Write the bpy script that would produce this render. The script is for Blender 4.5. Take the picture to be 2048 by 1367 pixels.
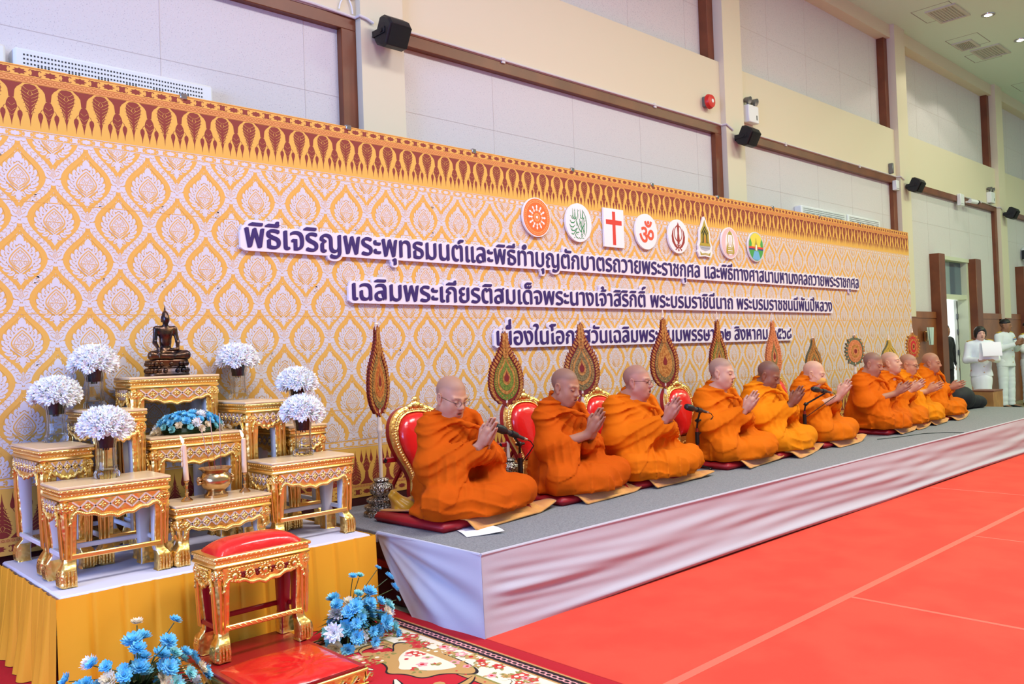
import bpy, bmesh, math, random
import numpy as np
from mathutils import Vector, Matrix, Euler
from mathutils.geometry import tessellate_polygon
random.seed(7); np.random.seed(7)
S = bpy.context.scene
for o in list(bpy.data.objects): bpy.data.objects.remove(o)
C = S.collection
PI = math.pi

# ------------------------------------------------------------------ camera
cam_d = bpy.data.cameras.new('camera'); cam = bpy.data.objects.new('camera', cam_d); C.objects.link(cam)
yaw, pitch, roll = .75953, .017057, -.03536
fw = Vector((math.sin(yaw)*math.cos(pitch), math.cos(yaw)*math.cos(pitch), math.sin(pitch)))
rt = fw.cross(Vector((0, 0, 1))).normalized(); up = rt.cross(fw)
r2 = rt*math.cos(roll)+up*math.sin(roll); u2 = up*math.cos(roll)-rt*math.sin(roll)
mw = Matrix((r2, u2, -fw)).transposed().to_4x4(); mw.translation = (0, 0, 1.33)
cam.matrix_world = mw
cam_d.sensor_width = 36; cam_d.lens = 1680.7/2048*36; cam_d.clip_start = .05; cam_d.clip_end = 200
S.camera = cam

# ------------------------------------------------------------------ light and exposure
S.view_settings.view_transform = 'Standard'; S.view_settings.look = 'None'
S.view_settings.exposure = 0.0; S.view_settings.gamma = 1
S.cycles.max_bounces = 8; S.cycles.diffuse_bounces = 4; S.cycles.glossy_bounces = 4
S.cycles.transmission_bounces = 8; S.cycles.transparent_max_bounces = 8
S.cycles.caustics_reflective = False; S.cycles.caustics_refractive = False
S.cycles.sample_clamp_indirect = 4
W = bpy.data.worlds.new('daylight'); S.world = W; W.use_nodes = True
nt = W.node_tree; nt.nodes.clear()
wo = nt.nodes.new('ShaderNodeOutputWorld'); bg = nt.nodes.new('ShaderNodeBackground')
tc = nt.nodes.new('ShaderNodeTexCoord'); sx = nt.nodes.new('ShaderNodeSeparateXYZ'); mr = nt.nodes.new('ShaderNodeMapRange')
rp = nt.nodes.new('ShaderNodeValToRGB')
nt.links.new(tc.outputs['Generated'], sx.inputs[0]); nt.links.new(sx.outputs['X'], mr.inputs['Value'])
mr.inputs['From Min'].default_value = -1; mr.inputs['From Max'].default_value = 1
nt.links.new(mr.outputs[0], rp.inputs[0]); nt.links.new(rp.outputs[0], bg.inputs[0]); nt.links.new(bg.outputs[0], wo.inputs[0])
cr = rp.color_ramp
cr.elements[0].position = 0; cr.elements[0].color = (.46, .62, 1.0, 1)      # daylight from the window end of the hall
cr.elements[1].position = 1; cr.elements[1].color = (.90, .97, .82, 1)      # warmer far end
e = cr.elements.new(.42); e.color = (.74, .84, .98, 1)
bg.inputs[1].default_value = .50

def area(name, loc, rot, sx_, sy_, power, col):
    l = bpy.data.lights.new(name, 'AREA'); l.shape = 'RECTANGLE'; l.size = sx_; l.size_y = sy_; l.energy = power; l.color = col
    o = bpy.data.objects.new(name, l); o.location = loc; o.rotation_euler = rot; C.objects.link(o); return o
for ax, pw, col in ((1.0, 330, (.90, .90, .98)), (5.5, 330, (.95, .93, .92)), (10.0, 345, (.80, .95, .74)), (14.8, 255, (.78, 1, .66)), (19.5, 170, (.78, 1, .66))):
    area('ceiling_lamp', (ax, .3, 6.5), (0, 0, 0), 2.4, 1.6, pw, col)
area('window_light', (-6.5, 1.0, 2.6), (0, math.radians(-90), 0), 3.0, 5.0, 900, (.26, .42, 1))
# ------------------------------------------------------------------ materials
MATS = {}
def lin(c): return tuple((x/255/12.92 if x/255 <= .04045 else ((x/255+.055)/1.055)**2.4) for x in c)
def mat(name, rgb, rough=.6, metal=0, bump=None, mix=None, spec=.5, trans=0, ior=1.45, emit=0, sheen=0, coat=0, attr=None, alpha=1, sss=0):
    """rgb in sRGB 0-255; bump=(kind, scale, strength[, dist]); mix=(rgb2, scale, contrast low, high, kind) patchy second colour"""
    if name in MATS: return MATS[name]
    m = bpy.data.materials.new(name); m.use_nodes = True; MATS[name] = m
    n = m.node_tree.nodes; L = m.node_tree.links; b = n['Principled BSDF']
    b.inputs['Base Color'].default_value = (*lin(rgb), 1); b.inputs['Roughness'].default_value = rough; b.inputs['Metallic'].default_value = metal
    b.inputs['Specular IOR Level'].default_value = spec; b.inputs['Transmission Weight'].default_value = trans; b.inputs['IOR'].default_value = ior
    b.inputs['Coat Weight'].default_value = coat; b.inputs['Sheen Weight'].default_value = sheen; b.inputs['Alpha'].default_value = alpha
    if sss:
        b.inputs['Subsurface Weight'].default_value = sss; b.inputs['Subsurface Radius'].default_value = (.012, .005, .003)
    if emit:
        b.inputs['Emission Color'].default_value = (*lin(rgb), 1); b.inputs['Emission Strength'].default_value = emit
    co = n.new('ShaderNodeTexCoord')
    def tex(kind, sc):
        if kind == 'noise':
            t = n.new('ShaderNodeTexNoise'); t.inputs['Scale'].default_value = sc; t.inputs['Detail'].default_value = 4; out = t.outputs['Fac']
        elif kind == 'voronoi':
            t = n.new('ShaderNodeTexVoronoi'); t.inputs['Scale'].default_value = sc; out = t.outputs['Distance']
        elif kind == 'crackle':
            t = n.new('ShaderNodeTexVoronoi'); t.feature = 'SMOOTH_F1'; t.inputs['Scale'].default_value = sc; out = t.outputs['Distance']
        elif kind == 'speck':
            t = n.new('ShaderNodeTexNoise'); t.inputs['Scale'].default_value = sc; t.inputs['Detail'].default_value = 1; out = t.outputs['Fac']
        else:
            t = n.new('ShaderNodeTexWave'); t.inputs['Scale'].default_value = sc; t.inputs['Distortion'].default_value = 6; t.inputs['Detail'].default_value = 2
            t.inputs['Detail Scale'].default_value = 2; t.bands_direction = kind[-1].upper() if kind.startswith('wave') else 'X'; out = t.outputs['Fac']
        L.new(co.outputs['Object'], t.inputs['Vector']); return out
    if attr:
        a = n.new('ShaderNodeAttribute'); a.attribute_name = attr; L.new(a.outputs['Color'], b.inputs['Base Color'])
    if mix:
        c2, sc, lo, hi, kind = mix
        mr_ = n.new('ShaderNodeMapRange'); mr_.inputs['From Min'].default_value = lo; mr_.inputs['From Max'].default_value = hi
        mx = n.new('ShaderNodeMix'); mx.data_type = 'RGBA'
        mx.inputs['A'].default_value = (*lin(rgb), 1); mx.inputs['B'].default_value = (*lin(c2), 1)
        L.new(tex(kind, sc), mr_.inputs['Value']); L.new(mr_.outputs[0], mx.inputs['Factor']); L.new(mx.outputs['Result'], b.inputs['Base Color'])
    if bump:
        bp = n.new('ShaderNodeBump'); bp.inputs['Strength'].default_value = bump[2]; bp.inputs['Distance'].default_value = bump[3] if len(bump) > 3 else .01
        L.new(tex(bump[0], bump[1]), bp.inputs['Height']); L.new(bp.outputs[0], b.inputs['Normal'])
    return m

GOLD = mat('gold_leaf', (253, 214, 128), .33, 1, ('noise', 60, .2, .003))
GOLDC = mat('carved_gold', (253, 212, 122), .36, 1, ('crackle', 60, .6, .006))
GOLDF = mat('fine_gold', (254, 216, 132), .30, 1, ('crackle', 130, .6, .004))
CREAM = mat('cream_lacquer', (236, 202, 156), .28)
WHITE = mat('white_lacquer', (232, 226, 222), .35, bump=('noise', 30, .1, .003))
PINKW = mat('pale_inlay', (228, 196, 178), .4)
REDL = mat('red_lacquer', (160, 20, 28), .3)
REDV = mat('red_vinyl', (224, 34, 30), .22, coat=.3, bump=('noise', 9, .35, .02))
BRONZE = mat('dark_bronze', (104, 78, 58), .3, 1, ('noise', 40, .15, .004), ((58, 52, 56), 9, .42, .62, 'noise'))
BRASS = mat('brass', (200, 164, 118), .24, 1, ('noise', 50, .15, .003))
SILVER = mat('engraved_silver', (196, 190, 180), .3, 1, ('crackle', 90, 1, .01), ((60, 56, 52), 110, .45, .62, 'noise'))
WOODB = mat('brown_wood', (122, 66, 38), .4, mix=((104, 54, 30), 3, .35, .65, 'noise'))
BLACK = mat('black_plastic', (24, 24, 26), .45)
CREAMW = mat('cream_wall_paint', (220, 210, 184), .7, bump=('noise', 60, .05, .003))
ACOU = mat('acoustic_panel', (212, 207, 208), .9, bump=('voronoi', 70, .25, .004), mix=((176, 171, 180), 120, .64, .70, 'speck'))
CLOTHW = mat('white_cloth', (189, 188, 196), .85, bump=('noise', 140, .15, .002))
YELC = mat('yellow_cloth', (248, 170, 32), .75, bump=('noise', 160, .15, .002))
TAN = mat('tan_plush', (224, 160, 76), .95, bump=('noise', 70, .4, .006), mix=((204, 136, 60), 8, .4, .65, 'noise'), sheen=.3)
PETW = mat('white_petal', (255, 254, 254), .6, sss=.5)
PETB = mat('blue_petal', (150, 224, 248), .55, mix=((92, 196, 240), 40, .35, .65, 'noise'), sss=.3)
PETT = mat('turquoise_petal', (156, 226, 228), .55, sss=.3)
PETC = mat('cream_petal', (240, 226, 196), .6)
LEAF = mat('dark_leaf', (34, 58, 26), .45)
STEMM = mat('green_stem', (70, 92, 44), .5)
GLASS = mat('crystal_glass', (250, 252, 252), .02, trans=1, ior=1.3)
CHROME = mat('chrome', (200, 200, 205), .15, 1)
PLAST = mat('white_plastic', (226, 228, 230), .4)
GREY = mat('grey_metal', (120, 120, 122), .4, .6)
PAPER = mat('white_paper', (240, 240, 244), .7)

# ------------------------------------------------------------------ mesh helpers
class MB:
    """collects pieces of one mesh; self.M is applied to everything added"""
    def __init__(s, *mats):
        s.v = []; s.f = []; s.mi = []; s.mats = list(mats); s.cur = 0; s.M = Matrix()
    def m(s, material):
        if material not in s.mats: s.mats.append(material)
        s.cur = s.mats.index(material); return s
    def add(s, vs, fs):
        k = len(s.v); M = s.M
        if M == Matrix(): s.v += [tuple(p) for p in vs]
        else: s.v += [tuple(M @ Vector(p)) for p in vs]
        for f in fs: s.f.append([i+k for i in f]); s.mi.append(s.cur)
        return s
    def box(s, a, b, bev=0):
        x0, y0, z0 = [min(p, q) for p, q in zip(a, b)]; x1, y1, z1 = [max(p, q) for p, q in zip(a, b)]
        if bev <= 0:
            vs = [(x, y, z) for z in (z0, z1) for x, y in ((x0, y0), (x1, y0), (x1, y1), (x0, y1))]
            return s.add(vs, [(3, 2, 1, 0), (4, 5, 6, 7), (0, 1, 5, 4), (1, 2, 6, 5), (2, 3, 7, 6), (3, 0, 4, 7)])
        bev = min(bev, (x1-x0)/2.01, (y1-y0)/2.01, (z1-z0)/2.01)
        rings = []
        for z, i in ((z0, bev), (z0+bev, 0), (z1-bev, 0), (z1, bev)):
            rings.append([(x0+bev, y0+i, z), (x1-bev, y0+i, z), (x1-i, y0+bev, z), (x1-i, y1-bev, z), (x1-bev, y1-i, z), (x0+bev, y1-i, z), (x0+i, y1-bev, z), (x0+i, y0+bev, z)])
        return s.loft(rings, True, True)
    def loft(s, rings, cap0=True, cap1=True, closed=True):
        n = len(rings[0]); vs = [p for r in rings for p in r]; fs = []
        for i in range(len(rings)-1):
            for j in range(n if closed else n-1):
                k = (j+1) % n; fs.append((i*n+j, i*n+k, (i+1)*n+k, (i+1)*n+j))
        if cap0: fs.append(tuple(range(n))[::-1])
        if cap1: fs.append(tuple((len(rings)-1)*n+j for j in range(n)))
        return s.add(vs, fs)
    def lathe(s, prof, n=24, c=(0, 0, 0), flute=0, nf=0):
        rings = []
        for r, z in prof:
            rings.append([(c[0]+r*(1+flute*math.cos(nf*2*PI*j/n))*math.cos(2*PI*j/n), c[1]+r*(1+flute*math.cos(nf*2*PI*j/n))*math.sin(2*PI*j/n), c[2]+z) for j in range(n)])
        return s.loft(rings, prof[0][0] > 1e-5, prof[-1][0] > 1e-5)
    def tube(s, pts, r, n=8, cap=True):
        pts = [Vector(p) for p in pts]; rs = r if isinstance(r, (list, tuple)) else [r]*len(pts); rings = []
        t0 = (pts[1]-pts[0]).normalized(); nn = t0.orthogonal().normalized()
        for i, p in enumerate(pts):
            t = (pts[min(i+1, len(pts)-1)]-pts[max(i-1, 0)]).normalized()
            nn = (nn-t*nn.dot(t)); nn = nn.normalized() if nn.length > 1e-6 else t.orthogonal().normalized(); bn = t.cross(nn)
            rings.append([tuple(p+(nn*math.cos(2*PI*j/n)+bn*math.sin(2*PI*j/n))*rs[i]) for j in range(n)])
        return s.loft(rings, cap, cap)
    def cyl(s, a, b, r, n=16): return s.tube([a, b], r, n)
    def prism(s, poly, d0, d1, axis='y'):
        """extrude a 2D polygon; axis y: poly is (x,z); axis x: poly is (y,z); axis z: (x,y)"""
        f = {'y': lambda p, d: (p[0], d, p[1]), 'x': lambda p, d: (d, p[0], p[1]), 'z': lambda p, d: (p[0], p[1], d)}[axis]
        return s.loft([[f(p, d0) for p in poly], [f(p, d1) for p in poly]])
    def ell(s, c, r, nu=16, nv=10):
        rings = []
        for i in range(nv+1):
            a = PI*i/nv; rr = max(math.sin(a), 1e-3)
            rings.append([(c[0]+r[0]*rr*math.cos(2*PI*j/nu), c[1]+r[1]*rr*math.sin(2*PI*j/nu), c[2]-r[2]*math.cos(a)) for j in range(nu)])
        return s.loft(rings)
    def grid(s, fn, nu, nv):
        vs = [fn(i/nu, j/nv) for j in range(nv+1) for i in range(nu+1)]
        return s.add(vs, [(j*(nu+1)+i, j*(nu+1)+i+1, (j+1)*(nu+1)+i+1, (j+1)*(nu+1)+i) for j in range(nv) for i in range(nu)])
    def build(s, name, parent=None, smooth=40, col=None):
        me = bpy.data.meshes.new(name); me.from_pydata(s.v, [], s.f)
        for m_ in s.mats: me.materials.append(m_)
        me.polygons.foreach_set('material_index', s.mi)
        if smooth:
            me.polygons.foreach_set('use_smooth', [True]*len(s.f)); me.update()
            if smooth < 180: me.set_sharp_from_angle(angle=math.radians(smooth))
        me.update()
        o = bpy.data.objects.new(name, me); C.objects.link(o)
        if parent is not None: o.parent = parent
        return o
def T(x=0, y=0, z=0, rz=0, rx=0, ry=0, s=1):
    return Matrix.Translation((x, y, z)) @ Euler((rx, ry, rz)).to_matrix().to_4x4() @ Matrix.Scale(s, 4)
def tag(o, label, cat, group=None, kind=None):
    o['label'] = label; o['category'] = cat
    if group: o['group'] = group
    if kind: o['kind'] = kind
    return o
def thing(name, label, cat, loc=(0, 0, 0), rz=0, group=None):
    o = bpy.data.objects.new(name, None); o.empty_display_size = .1; C.objects.link(o); o.location = loc; o.rotation_euler = (0, 0, rz)
    return tag(o, label, cat, group)
def struct(o):
    o['kind'] = 'structure'; return o
def put(o, parent, loc=(0, 0, 0), rot=(0, 0, 0), sc=1):
    c = o.copy(); C.objects.link(c); c.parent = parent; c.location = loc; c.rotation_euler = rot; c.scale = (sc, sc, sc) if not isinstance(sc, tuple) else sc; return c
def text_mesh(body, size=1, offset=0, extrude=0, shear=0, align='LEFT', spacing=1):
    c = bpy.data.curves.new('lettering', 'FONT'); c.body = body; c.size = size; c.offset = offset; c.extrude = extrude; c.shear = shear
    c.align_x = align; c.space_character = spacing; c.resolution_u = 4; c.fill_mode = 'BOTH'
    o = bpy.data.objects.new('lettering', c); C.objects.link(o); bpy.context.view_layer.update()
    me = bpy.data.meshes.new_from_object(o.evaluated_get(bpy.context.evaluated_depsgraph_get()))
    vs = np.array([v.co for v in me.vertices]) if len(me.vertices) else np.zeros((0, 3)); fs = [tuple(p.vertices) for p in me.polygons if p.area > 2e-7*size*size]
    bpy.data.objects.remove(o); bpy.data.curves.remove(c); bpy.data.meshes.remove(me)
    if not extrude and len(vs):                   # overlapping strokes: give every facet its own hair of depth
        v2, f2 = [], []
        for i, f in enumerate(fs):
            f2.append(tuple(range(len(v2), len(v2)+len(f)))); v2 += [(vs[j][0], vs[j][1], 1.2e-5*(i*5 % 17)) for j in f]
        return np.array(v2), f2
    return vs, fs
# ------------------------------------------------------------------ the setting: hall
CZ = 6.62; YF, YB, YL, YU = 5.563, 5.632, 5.7, 5.814; YW = 5.88
FLOORM = mat('green_terrazzo', (176, 184, 150), .18, mix=((150, 160, 128), 5, .35, .65, 'noise'))
b = MB(FLOORM); b.box((-7, -9, -.1), (32, 12, 0)); struct(b.build('floor', smooth=0))
CEILM = mat('ceiling_board', (212, 232, 216), .8, bump=('noise', 20, .05, .003))
b = MB(CEILM); b.box((-7, -9, CZ), (32, 6.4, CZ+.1))
b.m(mat('ceiling_joint', (150, 150, 145), .8))
for x, y, w, d in ((14.022, 4.617, 0.684, 0.57), (15.846, 4.788, 0.684, 0.513), (16.986, 4.902, 0.57, 0.456), (19.722, 4.788, 0.684, 0.57), (12.084, 4.674, 0.684, 0.57)):
    for a, c in (((x, y), (x+w, y+.012)), ((x, y+d), (x+w, y+d+.012)), ((x, y), (x+.012, y+d)), ((x+w, y), (x+w+.012, y+d))):
        b.box((*a, CZ-.002), (*c, CZ+.001))
struct(b.build('ceiling', smooth=0))
cols = [-1.482, 3.751, 9.029, 14.273, 19.346, 24.51]; CW = .416
DX0, DX1 = 16.028, 17.624; D2X0, D2X1 = 20.919, 22.515
b = MB(CREAMW)
def wallbox(x0, x1, z0, z1, y0): b.box((x0, y0, z0), (x1, YW, z1))
for cx in cols: b.box((cx, YF, 0), (cx+CW, YW, CZ))
spans = [(-7, cols[0])]+[(cols[i]+CW, cols[i+1]) for i in range(5)]+[(cols[5]+CW, 32)]
for x0, x1 in spans:
    b.m(CREAMW); wallbox(x0, x1, 4.066, 4.864, YB); wallbox(x0, x1, 6.403, CZ, YB)
    b.m(ACOU); wallbox(x0, x1, 4.864, 6.403, YU)
    segs = [(x0, x1, 0, 4.066)]
    for d0, d1 in ((DX0, DX1), (D2X0, D2X1)):
        if x0 < d0 < x1: segs = [(x0, d0, 0, 4.066), (d1, x1, 0, 4.066), (d0, d1, 2.869, 4.066)]
    for s0, s1, z0, z1 in segs: wallbox(s0, s1, z0, z1, YL)
# panel joints
b.m(mat('panel_joint', (196, 186, 184), .9))
for x0, x1 in spans[1:]:
    for k in range(1, 5):
        x = x0+(x1-x0)*k/4.4
        b.box((x, YL-.0015, 2.915), (x+.004, YL, 3.963)); b.box((x, YU-.0015, 4.864), (x+.004, YU, 6.403))
    b.box((x0, YL-.0015, 3.428), (x1, YL, 3.432)); b.box((x0, YU-.0015, 5.571), (x1, YU, 5.575))
struct(b.build('wall_back', smooth=0))
# brown trim: rail and right hand post in every bay
k = 0
for x0, x1 in spans[1:]:
    k += 1
    b = MB(WOODB); b.box((x0, YB, 3.963), (x1, YL, 4.064), .004); b.box((x1-.137, YB, 1.6), (x1, YL, 3.963), .004); b.box((x1-.131, YB+.06, 4.864), (x1, YU, 6.403), .004)
    struct(b.build('trim_%d' % k))
# timber wainscot
WAIN = mat('wainscot_wood', (150, 88, 50), .35, mix=((132, 74, 40), 4, .35, .65, 'noise'))
b = MB(WAIN)
for x0, x1 in ((14.695, 15.766), (17.921, 19.346), (19.768, 20.657), (22.777, 24.51), (24.932, 29.64), (19.346, 19.768), (14.193, 14.695)):
    y = YF-.012 if x0 in (19.346, 14.193) else YB
    b.box((x0, y, 0), (x1, YL if y == YB else YF, 1.752), .003)
    if y == YB: b.box((x0+.05, YB-.01, 1.752), (x1-.02, YL, 1.854), .003)
    b.box((x0, y-.012, 1.742), (x1, y+.02, 1.757))
struct(b.build('trim_7'))
# doors
def door(n, x0, x1):
    fr = MB(WOODB); dk = mat('dark_wood', (110, 52, 28), .35)
    for xa, xb in ((x0-.28, x0), (x1, x1+.30)): fr.m(WOODB).box((xa, YB-.10, 0), (xb, YW-.02, 2.892), .006)
    fr.m(mat('pale_green_frame', (206, 210, 186), .5))
    fr.box((x0, YB+.02, 2.823), (x1, YW-.02, 2.892)); fr.box((x0, YB+.06, 2.117), (x1, YW-.04, 2.196)); fr.box((x0, YB+.04, 0), (x0+.12, YW-.02, 2.823)); fr.box((x1-.09, YB+.04, 0), (x1, YW-.02, 2.823))
    o = struct(fr.build('door_%d' % n))
    for i, (xa, xb, c) in enumerate(((x0+.16, x0+.55, (108, 132, 142)), (x0+.55, x0+.92, (134, 154, 156)), (x0+.92, x1-.09, (86, 106, 122)))):
        q = MB(mat('transom_glass_%d' % i, c, .12, spec=.6)); q.box((xa, YW-.10, 2.196), (xb, YW-.085, 2.823)); q.build('pane', o, 0)
    return o
d1 = door(1, DX0, DX1)
lf = MB(mat('white_door_leaf', (232, 234, 232), .45)); lf.box((DX1-.11, YW+.0, .01), (DX1+.80, YW+.045, 2.117), .004)
lf = lf.build('door_leaf', d1)
for z in (.35, 1.05, 1.45, 1.75):
    h = MB(GREY); h.box((DX1-.13, YW-.03, z), (DX1-.09, YW+.0, z+.1), .003); h.build('hinge', d1)
d2 = door(2, D2X0, D2X1)
q = MB(mat('white_door_leaf', (232, 234, 232), .45)); q.box((D2X0+.12, YW-.08, .01), (D2X1-.09, YW-.04, 2.117), .004); q.build('door_leaf', d2)
# ceiling fixtures
DLM = mat('lamp_glow', (255, 250, 235), .5, emit=14)
for x, y, nm in ((15.139, 4.4, 'round recessed ceiling downlight farther from the frame edge, above the third pillar'), (16.883, 4.412, 'round recessed ceiling downlight cut by the right edge of the picture')):
    t = thing('ceiling_downlight', nm, 'ceiling light', (x, y, CZ), group='recessed downlights')
    q = MB(CHROME); q.lathe([(.075, -.012), (.10, -.014), (.105, -.004), (.105, .0), (.075, 0)], 24); q.build('trim_ring', t)
    q = MB(DLM); q.lathe([(.001, -.02), (.05, -.016), (.074, -.004)], 20); q.build('bulb_lens', t)
    l = bpy.data.lights.new('downlight_beam', 'SPOT'); l.energy = 60; l.spot_size = 2.2; l.color = (1, .95, .8); l.shadow_soft_size = .08
    lo = bpy.data.objects.new('downlight_beam', l); lo.location = (x, y, CZ-.05); C.objects.link(lo)
VENTM = mat('ceiling_vent', (200, 202, 190), .6)
for x, y, w, d, nm, dark in ((14.535, 4.811, 0.707, 0.456, 'square louvred ceiling vent near the wall beam', 0), (16.359, 5.13, 0.513, 0.319, 'small ceiling vent with dark slots beside the louvred vent', 1), (17.1, 4.959, 0.707, 0.479, 'pale louvred ceiling vent farthest along the hall', 0)):
    t = thing('ceiling_vent', nm, 'vent', (x, y, CZ), group='ceiling vents')
    q = MB(VENTM); fr = [(-w/2, -d/2, w/2, -d/2+.04), (-w/2, d/2-.04, w/2, d/2), (-w/2, -d/2+.04, -w/2+.04, d/2-.04), (w/2-.04, -d/2+.04, w/2, d/2-.04)]
    for f_ in fr: q.box((f_[0], f_[1], -.02), (f_[2], f_[3], 0))
    q.build('frame', t, 0)
    q = MB(mat('vent_dark', (120, 112, 92), .7) if dark else mat('vent_back', (176, 180, 168), .7)); q.box((-w/2+.04, -d/2+.04, -.004), (w/2-.04, d/2-.04, 0)); q.build('backing', t, 0)
    q = MB(VENTM)
    for i in range(9): yy = -d/2+.05+i*(d-.1)/8; q.box((-w/2+.04, yy-.006, -.015), (w/2-.04, yy+.006, -.004))
    q.build('louvres', t, 0)

# ------------------------------------------------------------------ things on the wall
def speaker(x, lab, s=1):
    t = thing('wall_speaker', lab, 'loudspeaker', (x, YF, 3.925), 0, 'black wall loudspeakers'); t.scale = (.84, .84, .84)
    q = MB(BLACK); q.M = T(0, -.19, 0, rx=.5)
    w = .125; rings = []
    prof = [(-.115, .10), (-.14, .05), (-.135, -.06), (-.10, -.115), (.10, -.115), (.135, -.06), (.14, .05), (.115, .10)]
    for xx, k_ in ((-w, .86), (-w+.02, 1), (w-.02, 1), (w, .86)): rings.append([(xx, p[1]*k_, p[0]*k_) for p in prof])
    q.loft(rings); q.build('cabinet', t)
    q = MB(mat('speaker_grille', (14, 14, 15), .8, bump=('voronoi', 400, .5, .002))); q.M = T(0, -.19, 0, rx=.5)
    q.grid(lambda u, v: ((u-.5)*.225, -.122-.012*(1-(2*u-1)**2), (v-.5)*.19), 8, 4); q.build('grille', t)
    q = MB(BLACK)
    for sx_ in (-1, 1): q.box((sx_*.132-.004, -.24, -.03), (sx_*.132+.004, -.05, .03), .003); q.cyl((sx_*.126, -.19, 0), (sx_*.146, -.19, 0), .022)
    q.box((-.136, -.055, -.03), (.136, -.045, .03)); q.box((-.05, -.05, -.03), (.05, 0, .03)); q.build('bracket', t)
for x, lab in ((3.945, 'large black loudspeaker on the pillar nearest the altar'), (9.257, 'black loudspeaker on the second pillar, below the twin-head emergency light'), (14.501, 'black loudspeaker on the third pillar, left of the small camera'), (19.551, 'smallest black loudspeaker on the fourth pillar, above the door')):
    speaker(x, lab)
t = thing('fire_alarm_bell', 'round red fire alarm bell on cream wall band', 'alarm bell', (8.687, YB, 4.294))
q = MB(mat('bell_red', (206, 40, 34), .35)); q.lathe([(.001, 0), (.03, .0), (.075, -.012), (.09, -.045), (.09, -.055)][::-1], 28); q.v = [(x, -.10-z if False else -(.11+z), y) for x, y, z in q.v]; q.build('gong', t)
q = MB(GREY); q.box((-.06, -.05, -.06), (.06, 0, .06), .006); q.build('base_box', t)
q = MB(PLAST); q.cyl((0, -.112, 0), (0, -.1135, 0), .022); q.build('centre_plate', t)
def emergency(x, z, lab, heads=2):
    t = thing('emergency_light', lab, 'emergency light', (x, YB, z), group='emergency lights')
    q = MB(PLAST); q.box((-.12, -.09, -.12), (.12, 0, .10), .008); q.build('battery_box', t)
    for sx_ in (-.08, .08):
        q = MB(GREY); q.cyl((sx_, -.05, .10), (sx_, -.05, .14), .012); q.M = T(sx_, -.05, .165, rx=PI/2+.3); q.lathe([(.001, -.04), (.03, -.035), (.045, .03), (.048, .04)], 16)
        hd = q.build('lamp_head', t)
        g = MB(mat('lamp_lens', (206, 204, 190), .2)); g.M = T(sx_, -.05, .165, rx=PI/2+.3); g.lathe([(.001, .035), (.044, .04)], 16); g.build('lens', hd)
    q = MB(BLACK); q.box((.06, -.092, -.08), (.08, -.09, -.02)); q.build('switch_panel', t)
emergency(9.656, 4.317, 'white emergency light with two round lamps above the second loudspeaker')
emergency(18.867, 4.214, 'white boxed emergency light near the far loudspeaker')
for x, z, w, h, nm, lab in ((13.999, 4.18, .05, .17, 'switch_box', 'slim grey switch box on the cream band by the third pillar'), (14.159, 3.918, .12, .16, 'junction_box', 'square white junction box at the rail end by the third pillar'), (17.157, 3.986, .2, .22, 'camera_box', 'white junction box carrying the small camera')):
    q = MB(PLAST if w > .1 else GREY); q.box((x-w/2, YB-.07, z-h/2), (x+w/2, YB, z+h/2), .008); q.m(GREY)
    q.box((x-w/2+.01, YB-.072, z-h*.35), (x+w/2-.01, YB-.07, z-h*.33)); tag(q.build(nm), lab, 'electrical box')
t = thing('security_camera', 'small white security camera with black lens on the brown rail', 'camera', (17.533, YB, 3.986))
q = MB(PLAST); q.cyl((0, 0, 0), (0, -.08, 0), .03); q.M = T(.06, -.13, 0, rz=.6); q.lathe([(.001, -.09), (.035, -.085), (.04, .05), (.036, .055)], 18); q.v[:] = [tuple(p) for p in q.v]
q2 = MB(PLAST); q2.cyl((0, 0, 0), (0, -.1, 0), .02); q2.cyl((-.08, -.10, 0), (.12, -.16, -.01), .04); q2.build('housing', t)
q2 = MB(BLACK); q2.cyl((.12, -.16, -.01), (.15, -.169, -.012), .042); q2.build('lens', t)
# cable conduits along the rail
def conduit(pts, r, lab):
    q = MB(mat('white_conduit', (214, 208, 210), .45)); q.tube(pts, r, 8)
    for i in range(len(pts)-1):
        p0, p1 = Vector(pts[i]), Vector(pts[i+1])
        if (p1-p0).length > 1.2:
            for f_ in (.25, .75): p = p0.lerp(p1, f_); q.box((p.x-.02, p.y-.004, p.z-.028), (p.x+.02, YB, p.z+.02))
    tag(q.build('cable_conduit'), lab, 'conduit', 'white conduits above the rail')
conduit([(-1.14, YB-.012, 4.083), (3.363, YB-.012, 4.083), (3.591, YB-.014, 4.072), (3.737, YB-.014, 4.066), (3.737, YF-.014, 4.062), (3.80, YF-.014, 4.055), (3.86, YF-.02, 4.03)], .012, 'white conduit along the rail left of the nearest pillar')
conduit([(4.195, YB-.012, 4.08), (8.835, YB-.012, 4.08), (9.015, YB-.014, 4.077), (9.015, YF-.014, 4.075), (9.143, YF-.014, 4.032), (9.16, YF-.014, 4.02)], .011, 'white conduit along the rail from nearest loudspeaker to the second pillar')
conduit([(9.462, YB-.012, 4.08), (14.022, YB-.012, 4.08), (14.259, YB-.014, 4.077), (14.259, YF-.014, 4.07), (14.40, YF-.014, 4.032)], .010, 'white conduit along the rail between second and third pillars')
conduit([(17.442, YB-.012, 4.08), (18.70, YB-.012, 4.08), (19.332, YB-.014, 4.06), (19.332, YF-.014, 4.05), (19.45, YF-.014, 4.009)], .010, 'white conduit from the small camera to the fourth pillar')
q = MB(PLAST); q.box((3.614, YB-.03, 4.21), (3.728, YB, 4.36), .004); q.tube([(3.637, YB-.015, 4.21), (3.60, YB-.02, 4.146), (3.591, YB-.015, 4.10)], .006); q.tube([(3.682, YB-.015, 4.21), (3.705, YB-.02, 4.146), (3.716, YB-.015, 4.09)], .006)
tag(q.build('outlet_box'), 'white outlet box with two dangling wires beside the nearest pillar', 'electrical box')
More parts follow.
